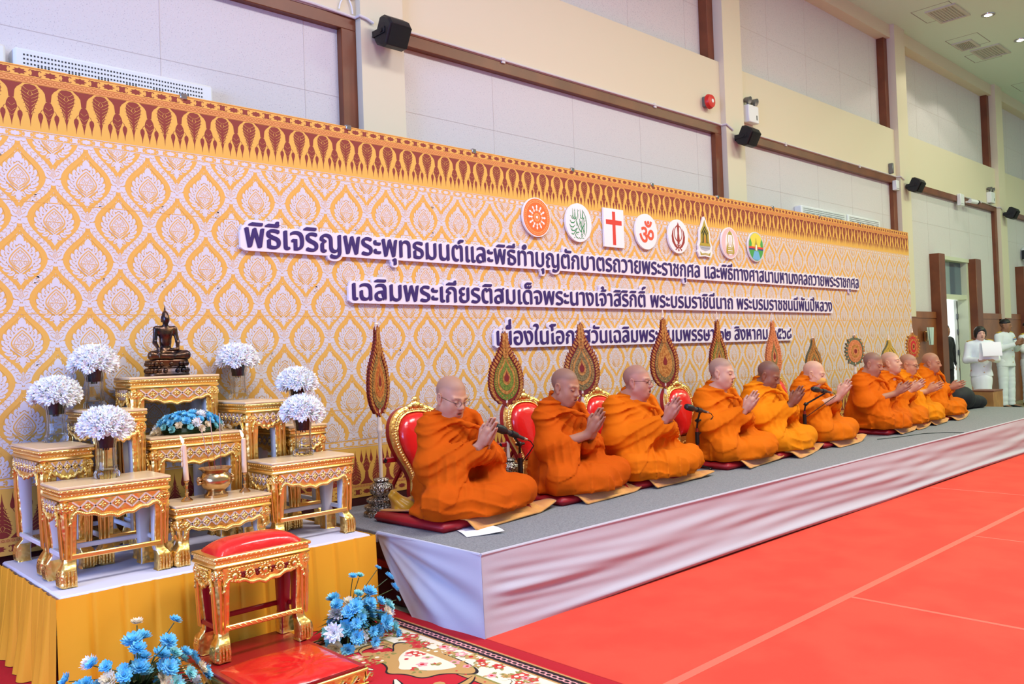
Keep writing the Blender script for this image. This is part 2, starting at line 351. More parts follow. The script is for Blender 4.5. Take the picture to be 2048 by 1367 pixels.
# perforated air conditioners behind the banner top
GRD = mat('grille_slot', (40, 44, 48), .7)
def aircon(x0, x1, lab):
    t = thing('wall_air_conditioner', lab, 'air conditioner', ((x0+x1)/2, YL, 2.949), group='white air conditioners behind the banner')
    w = (x1-x0)/2
    q = MB(PLAST); q.box((-w, -.12, 0), (w, 0, .325), .015); q.build('casing', t)
    q = MB(GRD); n = int((2*w-.1)/.019)
    for i in range(n):
        x = -w+.05+i*.019; g = (i % 9) in (4, 5, 6, 7)
        for r_ in range(6):
            z = .150+r_*.026
            if g and r_ in (1, 2): h = .024
            else: h = .010
            q.box((x, -.1215, z), (x+.009, -.119, z+h))
    q.build('grille', t, 0)
aircon(-0.456, 1.271, 'white perforated air conditioner at the left end of the banner top')
aircon(1.311, 2.531, 'long white perforated air conditioner peeking over the banner left of the nearest pillar')
aircon(10.887, 12.255, 'white perforated air conditioner over the far banner top, nearer one')
aircon(12.312, 13.452, 'white perforated air conditioner over the far banner top, beside the third pillar')
t = thing('split_air_conditioner', 'white wall air conditioner above the far second door frame', 'air conditioner', (21.204, YL, 3.177))
q = MB(PLAST); q.box((-.15, -.25, -.12), (.75, 0, .17), .05); q.build('casing', t)
q = MB(BLACK); q.box((-.155, -.22, -.10), (-.149, -.03, .1)); q.build('side_grille', t)
# wall sconce beside the door
t = thing('wall_sconce', 'glass wall sconce on the wainscot left of the open door', 'wall lamp', (15.162, YB-.012, 1.433))
q = MB(mat('frosted_glass', (196, 214, 206), .35, spec=.5)); 
for k_ in range(5):
    a = -.9+k_*.45; q.prism([(math.sin(a)*.05-.03, -.16), (math.sin(a)*.05+.03, -.16), (math.sin(a)*.15+.035, .14), (math.sin(a)*.15-.035, .14)], -.06-.07*math.cos(a), -.052-.07*math.cos(a))
q.build('shade', t, 0)
q = MB(BRASS); q.box((-.05, -.05, -.1), (.05, 0, .08), .01); q.build('mount', t)
# ------------------------------------------------------------------ printed banner backdrop
BGOLD = mat('banner_gold', (226, 172, 80), .55, bump=('noise', 2.2, .10, .05))
BWHT = mat('banner_white', (212, 206, 212), .55)
BMAR = mat('banner_maroon', (134, 46, 36), .55)
BYEL = mat('banner_yellow', (224, 174, 78), .55)
BORG = mat('banner_copper', (188, 112, 48), .55)
YBD = 4.736                                   # printed face
BX0, BX1, BZ0, BZ1 = -.5, 12.33, .44, 2.889
class Art:
    """flat printed ornament: polygons in (x, z), layered a hair apart on the banner face"""
    def __init__(s, mb, y): s.mb = mb; s.y = y; s.clip = None; s.tf = (0, 0, 1, 1); s.n = 0; s.hold = False
    def poly(s, pts, material, layer=1):
        ox, oz, sx_, sz = s.tf
        p = [(ox+a*sx_, oz+c*sz) for a, c in pts]
        if s.clip:
            x0, z0, x1, z1 = s.clip
            xs = [q[0] for q in p]; zs = [q[1] for q in p]
            if max(xs) <= x0 or min(xs) >= x1 or max(zs) <= z0 or min(zs) >= z1: return
            for ax, lim, sg in ((0, x0, 1), (0, x1, -1), (1, z0, 1), (1, z1, -1)):
                if all((q[ax]-lim)*sg >= 0 for q in p): continue
                o_ = []
                for i in range(len(p)):
                    a, c = p[i-1], p[i]; ia, ic = (a[ax]-lim)*sg >= 0, (c[ax]-lim)*sg >= 0
                    if ia != ic:
                        t = (lim-a[ax])/(c[ax]-a[ax]); o_.append((a[0]+(c[0]-a[0])*t, a[1]+(c[1]-a[1])*t))
                    if ic: o_.append(c)
                p = o_
                if len(p) < 3: return
        ar = sum(p[i-1][0]*p[i][1]-p[i][0]*p[i-1][1] for i in range(len(p)))
        if ar < 0: p = p[::-1]
        s.n += 0 if s.hold else 1; y = s.y-.0006*layer-.0000027*(s.n*7 % 89)
        s.mb.m(material)
        if len(p) <= 4: s.mb.add([(a, y, c) for a, c in p], [tuple(range(len(p)))]); return
        for i, t in enumerate(tessellate_polygon([[Vector((a, c, 0)) for a, c in p]])):
            q = [p[j] for j in t]
            if (q[1][0]-q[0][0])*(q[2][1]-q[0][1])-(q[2][0]-q[0][0])*(q[1][1]-q[0][1]) < 0: q = q[::-1]
            s.mb.add([(a, y-.000008*(i % 5), c) for a, c in q], [(0, 1, 2)])
    def line(s, pts, w, material, layer=2, close=False):
        n = len(pts)
        L, R = [], []
        for i in range(n):
            a = pts[(i-1) % n] if close else pts[max(i-1, 0)]; c = pts[(i+1) % n] if close else pts[min(i+1, n-1)]
            dx, dz = c[0]-a[0], c[1]-a[1]; l = math.hypot(dx, dz) or 1
            ww = w[i] if isinstance(w, list) else w
            L.append((pts[i][0]-dz/l*ww/2, pts[i][1]+dx/l*ww/2)); R.append((pts[i][0]+dz/l*ww/2, pts[i][1]-dx/l*ww/2))
        s.n += 1; s.hold = True
        for i in range(n if close else n-1):
            k = (i+1) % n; s.poly([L[i], L[k], R[k], R[i]], material, layer)
        s.hold = False
def leaf(base, ang, ln, wd, curl=.0, n=5):
    """flame leaf outline: pointed tip bending sideways"""
    L, R = [], []
    for i in range(n+1):
        t = i/n; a = ang+curl*t*t
        x = base[0]+ln*t*math.cos(ang+curl*t*t*.5); z = base[1]+ln*t*math.sin(ang+curl*t*t*.5)
        w = wd*.5*(math.sin(PI*min(t*.86+.14, 1))**.8)
        L.append((x-math.sin(a)*w, z+math.cos(a)*w)); R.append((x+math.sin(a)*w, z-math.cos(a)*w))
    return L+R[::-1][1:]
def drop(w, h0, h1, n=14, p=1.0):
    """pointed drop: half width w, tip at +h1, bottom point at -h0 (ogee flanks)"""
    pts = []
    for i in range(n+1):
        t = i/n                                # 0 tip .. 1 bottom
        z = h1-(h1+h0)*t
        x = w*(math.sin(PI*t**.92)**1.15)*(1+.12*math.sin(2*PI*t)*-1)
        pts.append((x, z))
    return pts+[(-x, z) for x, z in pts[-2:0:-1]]
def motif(A, cx, cz):
    A.tf = (cx, cz, 1.1, 1.06)                  # centre of the tear drop; tip .112 above, base .112 below
    A.poly(leaf((0, .070), PI/2, .046, .034), BWHT, 2)
    A.poly(leaf((-.008, .066), PI*.80, .026, .017, -.6), BWHT, 2); A.poly(leaf((.008, .066), PI*.20, .026, .017, .6), BWHT, 2)
    for sg in (1, -1):
        # rising row of flame lobes along the flank
        for (x, z, a, l, w) in ((.024, .045, 62, .036, .024), (.040, .026, 54, .038, .026), (.052, .006, 42, .040, .026), (.056, -.016, 24, .036, .026), (.050, -.036, 4, .036, .025), (.040, -.052, -18, .034, .024), (.026, -.064, -42, .032, .022), (.012, -.074, -66, .030, .018)):
            aa = math.radians(a); aa = aa if sg > 0 else PI-aa
            A.poly(leaf((x*sg, z), aa, l, w, .5*sg), BWHT, 2)
            A.line([(x*sg+.006*math.cos(aa), z+.006*math.sin(aa)), (x*sg+.019*math.cos(aa+.12*sg), z+.019*math.sin(aa+.12*sg)), (x*sg+.025*math.cos(aa+.4*sg), z+.025*math.sin(aa+.4*sg))], .0024, BGOLD, 3.6)
    A.poly(leaf((0, -.072), -PI/2, .042, .026), BWHT, 2)
    body = drop(.056, .078, .068, 12); A.poly(body, BWHT, 2.5)
    A.line([(x*.80, z*.84-.002) for x, z in body], .0048, BGOLD, 3.6, True)
    A.line([(x*.60, z*.68-.004) for x, z in body], .0026, BGOLD, 3.6, True)
    for (x, z, r) in ((0, .030, .010), (-.014, .006, .010), (.014, .006, .010), (0, -.004, .008), (-.020, -.020, .009), (.020, -.020, .009), (0, -.030, .010)):
        A.line([(x, z+r*1.3), (x+r*.8, z), (x, z-r*.9), (x-r*.8, z)], .0026, BGOLD, 3.6, True)
    A.poly([(-.040, -.010), (.040, -.010), (.040, -.0125), (-.040, -.0125)], BGOLD, 3.6)
    for sg in (1, -1):
        A.line([(.004*sg, -.046), (.020*sg, -.040), (.034*sg, -.028), (.040*sg, -.014)], .0028, BGOLD, 3.6)
        A.line([(.004*sg, -.058), (.022*sg, -.052), (.036*sg, -.040)], .0024, BGOLD, 3.6)
def ogee_band(A, cx, cz):
    A.tf = (cx, cz+.004, 1, 1)
    pts = []
    for i in range(41):
        z = -.172+.344*i/40; pts.append((.110*(.5+.5*math.cos(PI*z/.172))**.92, z))
    for sg in (1, -1): A.line([(sg*x, z) for x, z in pts], [.018+.010*abs(math.cos(PI*z/.344)) for x, z in pts], BGOLD, 1.6)
def vines(A, cx, cz, px, pz):
    """leafy bands that form the ogee lattice: node beside the drop and four arms"""
    A.tf = (cx, cz, 1, 1)
    # node
    A.poly([(0, .062), (.014, .040), (.024, .020), (.013, .002), (0, -.014), (-.013, .002), (-.024, .020), (-.014, .040)], BWHT, 2)
    for sg in (1, -1):
        A.poly(leaf((.008*sg, .010), PI/2-sg*1.15, .040, .026, .5*sg), BWHT, 1)
        A.poly(leaf((.006*sg, -.012), PI/2-sg*1.5, .036, .022, .6*sg), BWHT, 1)
        A.poly(leaf((.004*sg, -.024), PI/2-sg*2.0, .028, .020, .3*sg), BWHT, 1)
        A.line([(.010*sg, .014), (.022*sg, .022), (.030*sg, .032)], .0024, BGOLD, 3)
    A.poly(leaf((0, -.016), -PI/2, .036, .020), BWHT, 1)
    A.line([(0, .050), (.011, .022), (0, .004), (-.011, .022)], .0026, BGOLD, 3, True); A.line([(0, .036), (.004, .024), (0, .014), (-.004, .024)], .002, BGOLD, 3, True)
    # arms run from the node along the ogee to the next node half a period away
    for sx_, sz in ((1, 1), (-1, 1), (1, -1), (-1, -1)):
        def P(t):
            x = px/2*(.5-.5*math.cos(PI*t)); z = pz/2*t
            return (sx_*x, sz*z+.012*(1-t))
        for i, t in enumerate((.12, .20, .28, .36, .44)) if sz > 0 else enumerate((.16, .24, .32, .40, .48)):
            a0, a1 = P(t), P(t+.03); ang = math.atan2(a1[1]-a0[1], a1[0]-a0[0])
            w = .058-.003*i
            for q in (1, -1):
                A.poly(leaf((a0[0], a0[1]), ang+q*.42, .052, w*.82, q*.9), BWHT, 1)
                A.line([(a0[0]+.006*math.cos(ang+q*.42), a0[1]+.006*math.sin(ang+q*.42)), (a0[0]+.020*math.cos(ang+q*.5), a0[1]+.020*math.sin(ang+q*.5)), (a0[0]+.027*math.cos(ang+q*.9), a0[1]+.027*math.sin(ang+q*.9))], .0022, BGOLD, 3)
def flower_strip(A, x0, x1, zc, h, material, period=.142):
    k0 = int(x0/period)-1; k = k0
    while k*period < x1+period:
        A.tf = (k*period, zc, h, h)
        c = [(.62*(1 if i % 2 == 0 else .62)*math.cos(PI*i/8)*1.5, .46*(1 if i % 2 == 0 else .72)*math.sin(PI*i/8)) for i in range(16)]
        A.poly(c, material, 1)
        A.tf = (k*period+period/2, zc, h, h)
        for a in (.8, 2.34, 3.94, 5.48): A.poly(leaf((0, 0), a, .62, .52, 0), material, 1)
        for sx_ in (1, -1):
            for sz in (1, -1): A.line([(sx_*.34, sz*.34), (sx_*.66, sz*.44), (sx_*.80, sz*.30), (sx_*.68, sz*.22)], .10, material, 1)
        k += 1
def chain(A, x0, x1, zc, r, material):
    k = int(x0/.022)
    while k*.022 < x1:
        A.tf = (k*.022, zc, r, r); pts = [(math.cos(2*PI*i/8), math.sin(2*PI*i/8)) for i in range(8)]
        A.line(pts, .42, material, 2, True); k += 1
def arches(A, x0, x1, z0, z1, flip, ph):
    """tall maroon bouquets between yellow arches; z runs from the spike end (z0) to the base (z1)"""
    H = z1-z0; per = .1692; sg = -1 if flip else 1
    k = int((x0-ph)/per)-1
    while ph+k*per < x1+per:
        cx = ph+k*per
        base = z1 if not flip else z0
        A.tf = (cx, base, 1, H*sg)                                # local z: 0 at the base line, -1 at the spikes
        # bouquet
        A.poly([(0, -.94), (.003, -.78), (.012, -.62), (.019, -.52), (.023, -.44), (.032, -.36), (.038, -.26), (.040, -.16), (.034, -.07), (.022, -.02), (0, -.005), (-.022, -.02), (-.034, -.07), (-.040, -.16), (-.038, -.26), (-.032, -.36), (-.023, -.44), (-.019, -.52), (-.012, -.62), (-.003, -.78)], BMAR, 1)
        for sx_ in (1, -1):
            for z, l in ((-.10, .034), (-.18, .038), (-.26, .037), (-.34, .032), (-.43, .024), (-.52, .018), (-.61, .012)):
                A.line([(sx_*.006, z-.05), (sx_*l*.6, z-.02), (sx_*l, z+.03)], .0026, BYEL, 2)
                A.poly(leaf((sx_*l*.9, z), PI/2-sx_*1.2, .012, .012), BMAR, 1)
        A.line([(-.012, -.22), (0, -.27), (.012, -.22), (0, -.13)], .003, BYEL, 2, True)
        # spandrel between arches
        A.tf = (cx+per/2, base, 1, H*sg)
        A.poly([(-.052, 0), (.052, 0), (.040, -.05), (.026, -.10), (.016, -.17), (.013, -.28), (.012, -.34), (-.012, -.34), (-.013, -.28), (-.016, -.17), (-.026, -.10), (-.040, -.05)], BMAR, 1)
        A.poly([(0, -.96), (.003, -.85), (.008, -.76), (.012, -.68), (.020, -.60), (.026, -.53), (.022, -.44), (.013, -.36), (.0, -.33), (-.013, -.36), (-.022, -.44), (-.026, -.53), (-.020, -.60), (-.012, -.68), (-.008, -.76), (-.003, -.85)], BMAR, 1)
        A.line([(-.016, -.47), (0, -.53), (.016, -.47)], .0028, BYEL, 2); A.line([(-.018, -.58), (0, -.65), (.018, -.58)], .0028, BYEL, 2); A.line([(-.010, -.70), (0, -.74), (.010, -.70)], .0024, BYEL, 2)
        for sx_ in (1, -1):
            A.line([(sx_*.018, -.50), (sx_*.032, -.54), (sx_*.038, -.60)], .003, BMAR, 1)
            A.poly([(sx_*.038, -.96), (sx_*.035, -.84), (sx_*.030, -.76), (sx_*.026, -.70), (sx_*.027, -.64), (sx_*.034, -.60), (sx_*.042, -.60), (sx_*.049, -.64), (sx_*.050, -.70), (sx_*.046, -.76), (sx_*.041, -.84)], BMAR, 1)
        k += 1
bd = MB(BGOLD)
bd.grid(lambda u, v: (BX0+(BX1-BX0)*u, YBD, BZ0+(BZ1-BZ0)*v), 1, 1)
bd.add([(BX0, YBD, BZ0), (BX1, YBD, BZ0), (BX1, YBD+.05, BZ0), (BX0, YBD+.05, BZ0), (BX0, YBD, BZ1), (BX1, YBD, BZ1), (BX1, YBD+.05, BZ1), (BX0, YBD+.05, BZ1)], [(4, 5, 6, 7), (1, 2, 6, 5), (3, 0, 4, 7), (2, 3, 7, 6), (0, 3, 2, 1)])
A = Art(bd, YBD)
PX, PZ = .3193, .4172
A.clip = (BX0, .823, BX1, 2.518)
for j in range(-1, 10):
    cz = 2.435-.1112-PZ/2*(j-1)
    for i in range(-1, 42):
        cx = 1.119-PX*5+PX*i+(PX/2 if j % 2 == 0 else 0)
        if cx < BX0-PX or cx > BX1+PX: continue
        vines(A, cx+PX/2, cz, PX, PZ); ogee_band(A, cx, cz); motif(A, cx, cz)
A.clip = (BX0, .44, BX1, 2.9)
A.tf = (0, 0, 1, 1)
for z0, z1, m_, ly in ((2.561, 2.803, BYEL, .5), (.520, .766, BYEL, .5), (2.803, 2.836, mat('banner_tan', (220, 150, 84), .55), .5), (.505, .520, mat('banner_tan', (220, 150, 84), .55), .5), (2.8015, 2.8045, BORG, 2), (2.834, 2.837, BORG, 2), (2.519, 2.522, BWHT, 2), (2.558, 2.561, BWHT, 2), (.768, .771, BWHT, 2), (.819, .822, BWHT, 2), (2.881, 2.884, BORG, 2)):
    A.poly([(BX0, z0), (BX1, z0), (BX1, z1), (BX0, z1)], m_, ly)
flower_strip(A, BX0, BX1, 2.540, .030, BWHT, .111); flower_strip(A, BX0, BX1, .795, .036, BWHT, .111)
flower_strip(A, BX0, BX1, 2.858, .036, BMAR); flower_strip(A, BX0, BX1, .474, .036, BMAR)
chain(A, BX0, BX1, 2.8195, .0085, BORG); chain(A, BX0, BX1, .5125, .006, BORG)
arches(A, BX0, BX1, 2.565, 2.8, False, 1.181); arches(A, BX0, BX1, .523, .762, True, 1.181)
# horizontal fold creases of the printed sheet
for z in (1.63, 1.02, 2.2):
    A.tf = (0, 0, 1, 1); A.poly([(BX0, z-.002), (BX1, z-.002), (BX1, z+.002), (BX0, z+.002)], mat('banner_crease', (232, 176, 84), .5), 3)
backdrop = bd.build('printed_backdrop', smooth=0)
tag(backdrop, 'long golden printed backdrop with white flame pattern and maroon border behind the stage', 'backdrop')
fb = MB(mat('dark_red_base', (70, 18, 18), .7)); fb.box((2.62, YBD+.005, 0), (12.3, YBD+.05, .44)); fb.box((BX0, YBD+.06, 0), (BX1, YBD+.10, 2.86)); fb.build('support_frame', backdrop, 0)
q = MB(CHROME)
for k in range(9): q.box((1.95+k*1.1, YBD-.008, 2.865), (1.99+k*1.1, YBD+.02, 2.9), .004)
q.build('top_clips', backdrop)

# ------------------------------------------------------------------ lettered boards
INK = mat('purple_ink', (58, 36, 104), .5); BOARD = mat('foam_board', (232, 224, 232), .6)
YS = YBD-.022
def nibbed(body, x0, x1, zb, h, lab, cut=None):
    s = h/.548
    marks_hi = '\u0e48\u0e49\u0e4a\u0e4b\u0e4c'; up_v = '\u0e31\u0e34\u0e35\u0e36\u0e37\u0e47'
    # stacked tone marks go on a second line of glyphs raised above the vowel
    main, stack = [], []
    prev = ''
    for ch in body:
        if ch in marks_hi and prev in up_v: stack.append((len(main), ch))
        else: main.append(ch)
        prev = ch
    main = ''.join(main)
    probe, _ = text_mesh(main, s)
    w = probe[:, 0].max()-probe[:, 0].min(); kx = (x1-x0)/w; mn = probe[:, 0].min()
    def pieces(ext):
        out = [text_mesh(main, s, 0, ext)]
        for pos, ch in stack:
            a, _ = text_mesh(main[:pos]+'\u0e01', s); c, _ = text_mesh('\u0e01', s)
            adv = a[:, 0].max()-c[:, 0].max()
            v, f = text_mesh(ch, s, 0, ext)
            if len(v):
                v = v.copy(); v[:, 0] += adv; v[:, 1] += .17*s; out.append((v, f))
        return out
    # this glyph's outline does not fill, so its strokes are drawn
    def strokes(dx, dz):
        for pos, ch in enumerate(main):
            if ch != 'ห': continue
            a, _ = text_mesh(main[:pos]+'\u0e01', s); c, _ = text_mesh('\u0e01', s); adv = a[:, 0].max()-c[:, 0].max()
            for st_, w in (([(.045, .455), (.10, .545), (.165, .53)], .085), ([(.165, .555), (.165, 0)], .095), ([(.165, .25), (.25, .29), (.36, .36), (.43, .43), (.42, .51), (.36, .535), (.31, .49)], .08), ([(.34, .34), (.455, .25), (.47, .13), (.47, 0)], .095)):
                yield [((adv+x*s-mn)*kx+dx, z*s+dz) for x, z in st_], w*s*kx
    t = thing('lettered_sign', lab, 'sign', (x0, YS, zb), group='lettered sign boards')
    brd = MB(BOARD)
    for v, f in pieces(.010):
        for k in range(14):
            dx, dz = .021*math.cos(PI*k/7), .019*math.sin(PI*k/7)
            brd.add([((p[0]-mn)*kx+dx, .007-p[2]+.00004*k, p[1]+dz) for p in v], f)
    W_ = x1-x0
    cc = cut if cut else [(-.03, -.004), (.0, -.022), (W_+.02, -.022), (W_+.025, h*.75), (W_, h*1.06), (0, h*1.1), (-.03, h*.8)]
    brd.prism(cc, -.0044, .0175)
    o = brd.build('board', t, 0)
    ink = MB(INK)
    for v, f in pieces(0):
        for k, (dx, dz) in enumerate(((-.0055, -.0035), (-.003, -.002), (.003, .002), (.0055, .0035), (0, 0))):
            ink.add([((p[0]-mn)*kx+dx, -.0070-.0003*k-p[2], p[1]+dz) for i, p in enumerate(v)], f)
    A_ = Art(ink, -.0085)
    for pts, w in strokes(0, 0): A_.line(pts, w*1.12, INK, .3)
    ink.build('lettering', t, 0)
    return t
nibbed('พิธีเจริญพระพุทธมนต์และพิธีทำบุญตักบาตรถวายพระราชกุศล และพิธีทางศาสนามหามงคลถวายพระราชกุศล', 2.306, 10.60, 2.040, .114, 'longest white sign board of purple lettering, topmost of three, under the round emblems')
nibbed('เฉลิมพระเกียรติสมเด็จพระนางเจ้าสิริกิติ์ พระบรมราชินีนาถ พระบรมราชชนนีพันปีหลวง', 3.045, 9.84, 1.738, .108, 'middle white sign board of purple lettering, second of three lines')
nibbed('เนื่องในโอกาสวันเฉลิมพระชนมพรรษา ๑๒ สิงหาคม ๒๕๖๘', 4.315, 8.82, 1.420, .105, 'shortest white sign board of purple lettering, lowest of three, behind the fan tips')

# ------------------------------------------------------------------ eight emblems
EORG = mat('emblem_orange', (232, 110, 44), .5); EGRN = mat('emblem_green', (44, 140, 84), .5); ERED = mat('emblem_red', (214, 60, 48), .5); EWHT = mat('emblem_white', (238, 234, 234), .5)
EOM = mat('emblem_vermilion', (222, 84, 52), .5); EKH = mat('emblem_brown_red', (150, 48, 40), .5); EOLV = mat('emblem_gold', (178, 158, 52), .5); EBLK = mat('emblem_dark', (42, 44, 30), .5)
def circ(r, n=40, cx=0, cz=0, kx=1): return [(cx+r*kx*math.cos(2*PI*i/n), cz+r*math.sin(2*PI*i/n)) for i in range(n)]
def emblem(x, z, outline, lab, paint, base=EWHT):
    t = thing('round_emblem' if len(outline) > 20 else 'emblem_plaque', lab, 'emblem', (x, YS, z), group='emblems above the lettering')
    q = MB(base); q.prism(outline, -.004, .014); q.build('plaque', t, 0)
    q = MB(EWHT); a = Art(q, -.0042); paint(a, q); q.build('emblem_design', t, 0)
def p_wheel(a, q):
    a.poly(circ(.150), EORG, 1)
    for r, w in ((.138, .003), (.122, .003), (.030, .004), (.022, .003)): a.line(circ(r, 48), w, mat('emblem_pale_orange', (250, 190, 120), .5), 2, True)
    for k in range(48): an = 2*PI*k/48; a.line([(.125*math.cos(an), .125*math.sin(an)), (.135*math.cos(an), .135*math.sin(an))], .003, mat('emblem_pale_orange', (250, 190, 120), .5), 2)
    a.poly(circ(.012, 14), EWHT, 3)
    for k in range(12):
        an = 2*PI*k/12; c, s_ = math.cos(an), math.sin(an)
        pts = [(r*c-w*s_, r*s_+w*c) for r, w in ((.048, .002), (.062, .008), (.072, .004), (.085, .010), (.098, .004))]
        pts += [(r*c+w*s_, r*s_-w*c) for r, w in ((.098, .004), (.085, .010), (.072, .004), (.062, .008), (.048, .002))]
        a.poly(pts, EWHT, 3)
    for k in range(12): an = 2*PI*(k+.5)/12; a.poly(circ(.006, 8, .058*math.cos(an), .058*math.sin(an)), mat('emblem_pale_orange', (250, 190, 120), .5), 3)
def glyph(q, ch, mt, size, cx, cz, off=.0):
    v, f = text_mesh(ch, size, off)
    if len(v):
        mx = (v.max(0)+v.min(0))/2; q.m(mt).add([(p[0]-mx[0]+cx, -.0062, p[1]-mx[1]+cz) for p in v], f)
def p_calli(a, q):
    g = EGRN
    for x in (-.075, -.048, -.012, .02, .048): a.line([(x, .115), (x+.003, .06), (x+.002, .035)], [.003, .008, .005], g)
    for x in (-.075, .02): a.line([(x+.003, .052), (x+.012, .036), (x+.024, .044), (x+.028, .09)], .006, g); a.line([(x+.03, .05), (x+.04, .036), (x+.050, .048)], .006, g)
    a.line([(.055, .105), (.085, .06), (.10, .0), (.095, -.07), (.07, -.115)], [.004, .007, .008, .006, .003], g)
    for x, z0, z1 in ((.03, .02, -.10), (.05, .05, -.09), (.065, .05, -.10), (.012, .03, -.04), (-.03, .02, -.03)): a.line([(x, z0), (x+.003, z1)], .006, g)
    a.line([(.005, .035), (.04, -.035), (.072, -.085)], [.004, .009, .005], g); a.line([(.078, .0), (.04, -.05), (.018, -.075)], .006, g); a.line([(-.03, .012), (.0, -.05), (.02, -.075), (.035, -.072)], .008, g)
    for dz, dx in ((.0, 0), (-.036, -.006), (-.066, .006)): a.line([(-.11+dx, .015+dz), (-.095+dx, -.005+dz), (-.065+dx, -.006+dz), (-.04+dx, .016+dz)], [.004, .010, .010, .004], g)
    a.line(circ(.010, 12, -.078, .040), .006, g, 2, True); a.line([(-.066, .030), (-.05, .026), (-.04, .034), (-.03, .024), (-.02, .034)], .008, g)
    a.line([(-.02, -.045), (-.045, -.075), (-.03, -.085), (.0, -.080)], .009, g); a.line([(-.045, -.075), (-.075, -.105), (-.095, -.095)], .008, g); a.line([(-.03, -.085), (-.05, -.105), (-.035, -.125), (-.02, -.13)], .008, g)
    a.line(circ(.010, 12, .035, -.105), .006, g, 2, True); a.line([(-.02, -.14), (0, -.125), (.01, -.137), (.03, -.125), (.06, -.13)], .006, g)
    for x, z in ((-.05, .10), (-.1, .05), (.0, .1), (-.02, -.1), (-.085, -.06), (.08, .02), (-.06, -.13), (.01, -.01)): a.line([(x-.006, z-.004), (x, z+.004), (x+.006, z)], .004, g)
def p_cross(a, q):
    a.poly([(-.021, -.150), (.021, -.150), (.021, .145), (-.021, .145)], ERED, 1); a.poly([(-.108, .028), (.108, .028), (.108, .070), (-.108, .070)], ERED, 1)
def p_om(a, q): glyph(q, '\u0950', EOM, .25, 0, 0, .004)
def p_khanda(a, q):
    k = EKH
    a.poly([(0, .138), (.018, .10), (.012, .03), (.022, -.03), (.012, -.075), (-.012, -.075), (-.022, -.03), (-.012, .03), (-.018, .10)], k, 2)
    a.line([(.062*math.cos(t), .028+.075*math.sin(t)) for t in np.linspace(0, 2*PI, 28, endpoint=False)], .011, k, 1, True)
    for s_ in (1, -1):
        o_ = [(s_*x, z) for x, z in ((.062, .085), (.092, .05), (.108, .0), (.100, -.055), (.062, -.098), (.020, -.122))]
        i_ = [(s_*x, z) for x, z in ((.008, -.108), (.046, -.078), (.070, -.040), (.080, .005), (.078, .045))]
        a.poly(o_+i_, k, 2)
        a.line([(s_*.03, -.075), (-s_*.005, -.10), (-s_*.04, -.125)], .010, k, 2); a.poly(circ(.009, 10, -s_*.044, -.128), k, 2)
    a.line([(0, -.07), (0, -.125)], .010, k, 2); a.poly(circ(.011, 10, 0, -.132), k, 2)
def p_temple(a, q):
    g, d = EOLV, EBLK
    a.poly([(0, .175), (.03, .11), (.072, .055), (.078, -.05), (.098, -.09), (-.098, -.09), (-.078, -.05), (-.072, .055), (-.03, .11)], g, 1)
    a.poly([(0, .11), (.058, .04), (.060, -.06), (-.060, -.06), (-.058, .04)], d, 2)
    a.line([(-.045, -.055), (-.040, .03), (0, .085), (.040, .03), (.045, -.055)], .010, g, 3); a.poly([(0, .05), (.02, .01), (.024, -.07), (-.024, -.07), (-.02, .01)], g, 3)
    a.poly([(0, .02), (.008, -.01), (.010, -.06), (-.010, -.06), (-.008, -.01)], mat('emblem_clay', (206, 110, 60), .5), 4)
    for x in (-.052, .052): a.line([(x, .03), (x*1.1, -.05)], .008, g, 3)
    a.poly([(-.06, -.062), (.06, -.062), (.075, -.09), (-.075, -.09)], g, 3)
    a.poly([(-.098, -.092), (.098, -.092), (.075, -.125), (0, -.14), (-.075, -.125)], mat('emblem_grey', (176, 178, 186), .5), 2)
    for x in np.linspace(-.07, .07, 11): a.line([(x, -.105), (x+.003, -.116)], .003, d, 3)
    a.poly([(-.095, -.145), (-.06, -.165), (0, -.158), (.06, -.165), (.095, -.145), (.08, -.185), (0, -.178), (-.08, -.185)], g, 2)
    for x in np.linspace(-.055, .055, 9): a.line([(x, -.166), (x+.002, -.176)], .003, EWHT, 3)
def p_pink(a, q):
    pk = mat('emblem_pink', (234, 190, 192), .5); a.poly(circ(.155), pk, 1); a.poly(circ(.122, 40, 0, .0, .72), EWHT, 2)
    g = EOLV
    a.line([(.05*math.cos(t)*(1 if math.sin(t) > -.3 else .9), .035+.082*math.sin(t)) for t in np.linspace(-1.1, PI+1.1, 24)], .011, g, 3)
    a.poly([(0, .135), (.022, .10), (.034, .085), (-.034, .085), (-.022, .10)], g, 4)
    a.line([(0, .07), (.014, .02), (.010, -.02), (-.010, -.02), (-.014, .02)], .005, mat('emblem_rose', (196, 140, 140), .5), 3, True)
    for s_ in (1, -1):
        a.poly([(s_*x, z) for x, z in ((.038, -.04), (.058, .0), (.072, -.05), (.078, -.10), (.03, -.135), (.05, -.105))], g, 3)
    for z, w in ((-.05, .040), (-.068, .055), (-.09, .05), (-.105, .06)): a.poly([(-w, z-.006), (w, z-.006), (w, z+.006), (-w, z+.006)], g, 4)
    for k in range(14): an = PI*1.15+k*.055*PI; a.line([(.138*math.cos(an)-.003, .138*math.sin(an)), (.138*math.cos(an)+.003, .138*math.sin(an)+.003)], .007, mat('emblem_blue_grey', (150, 164, 190), .5), 2)
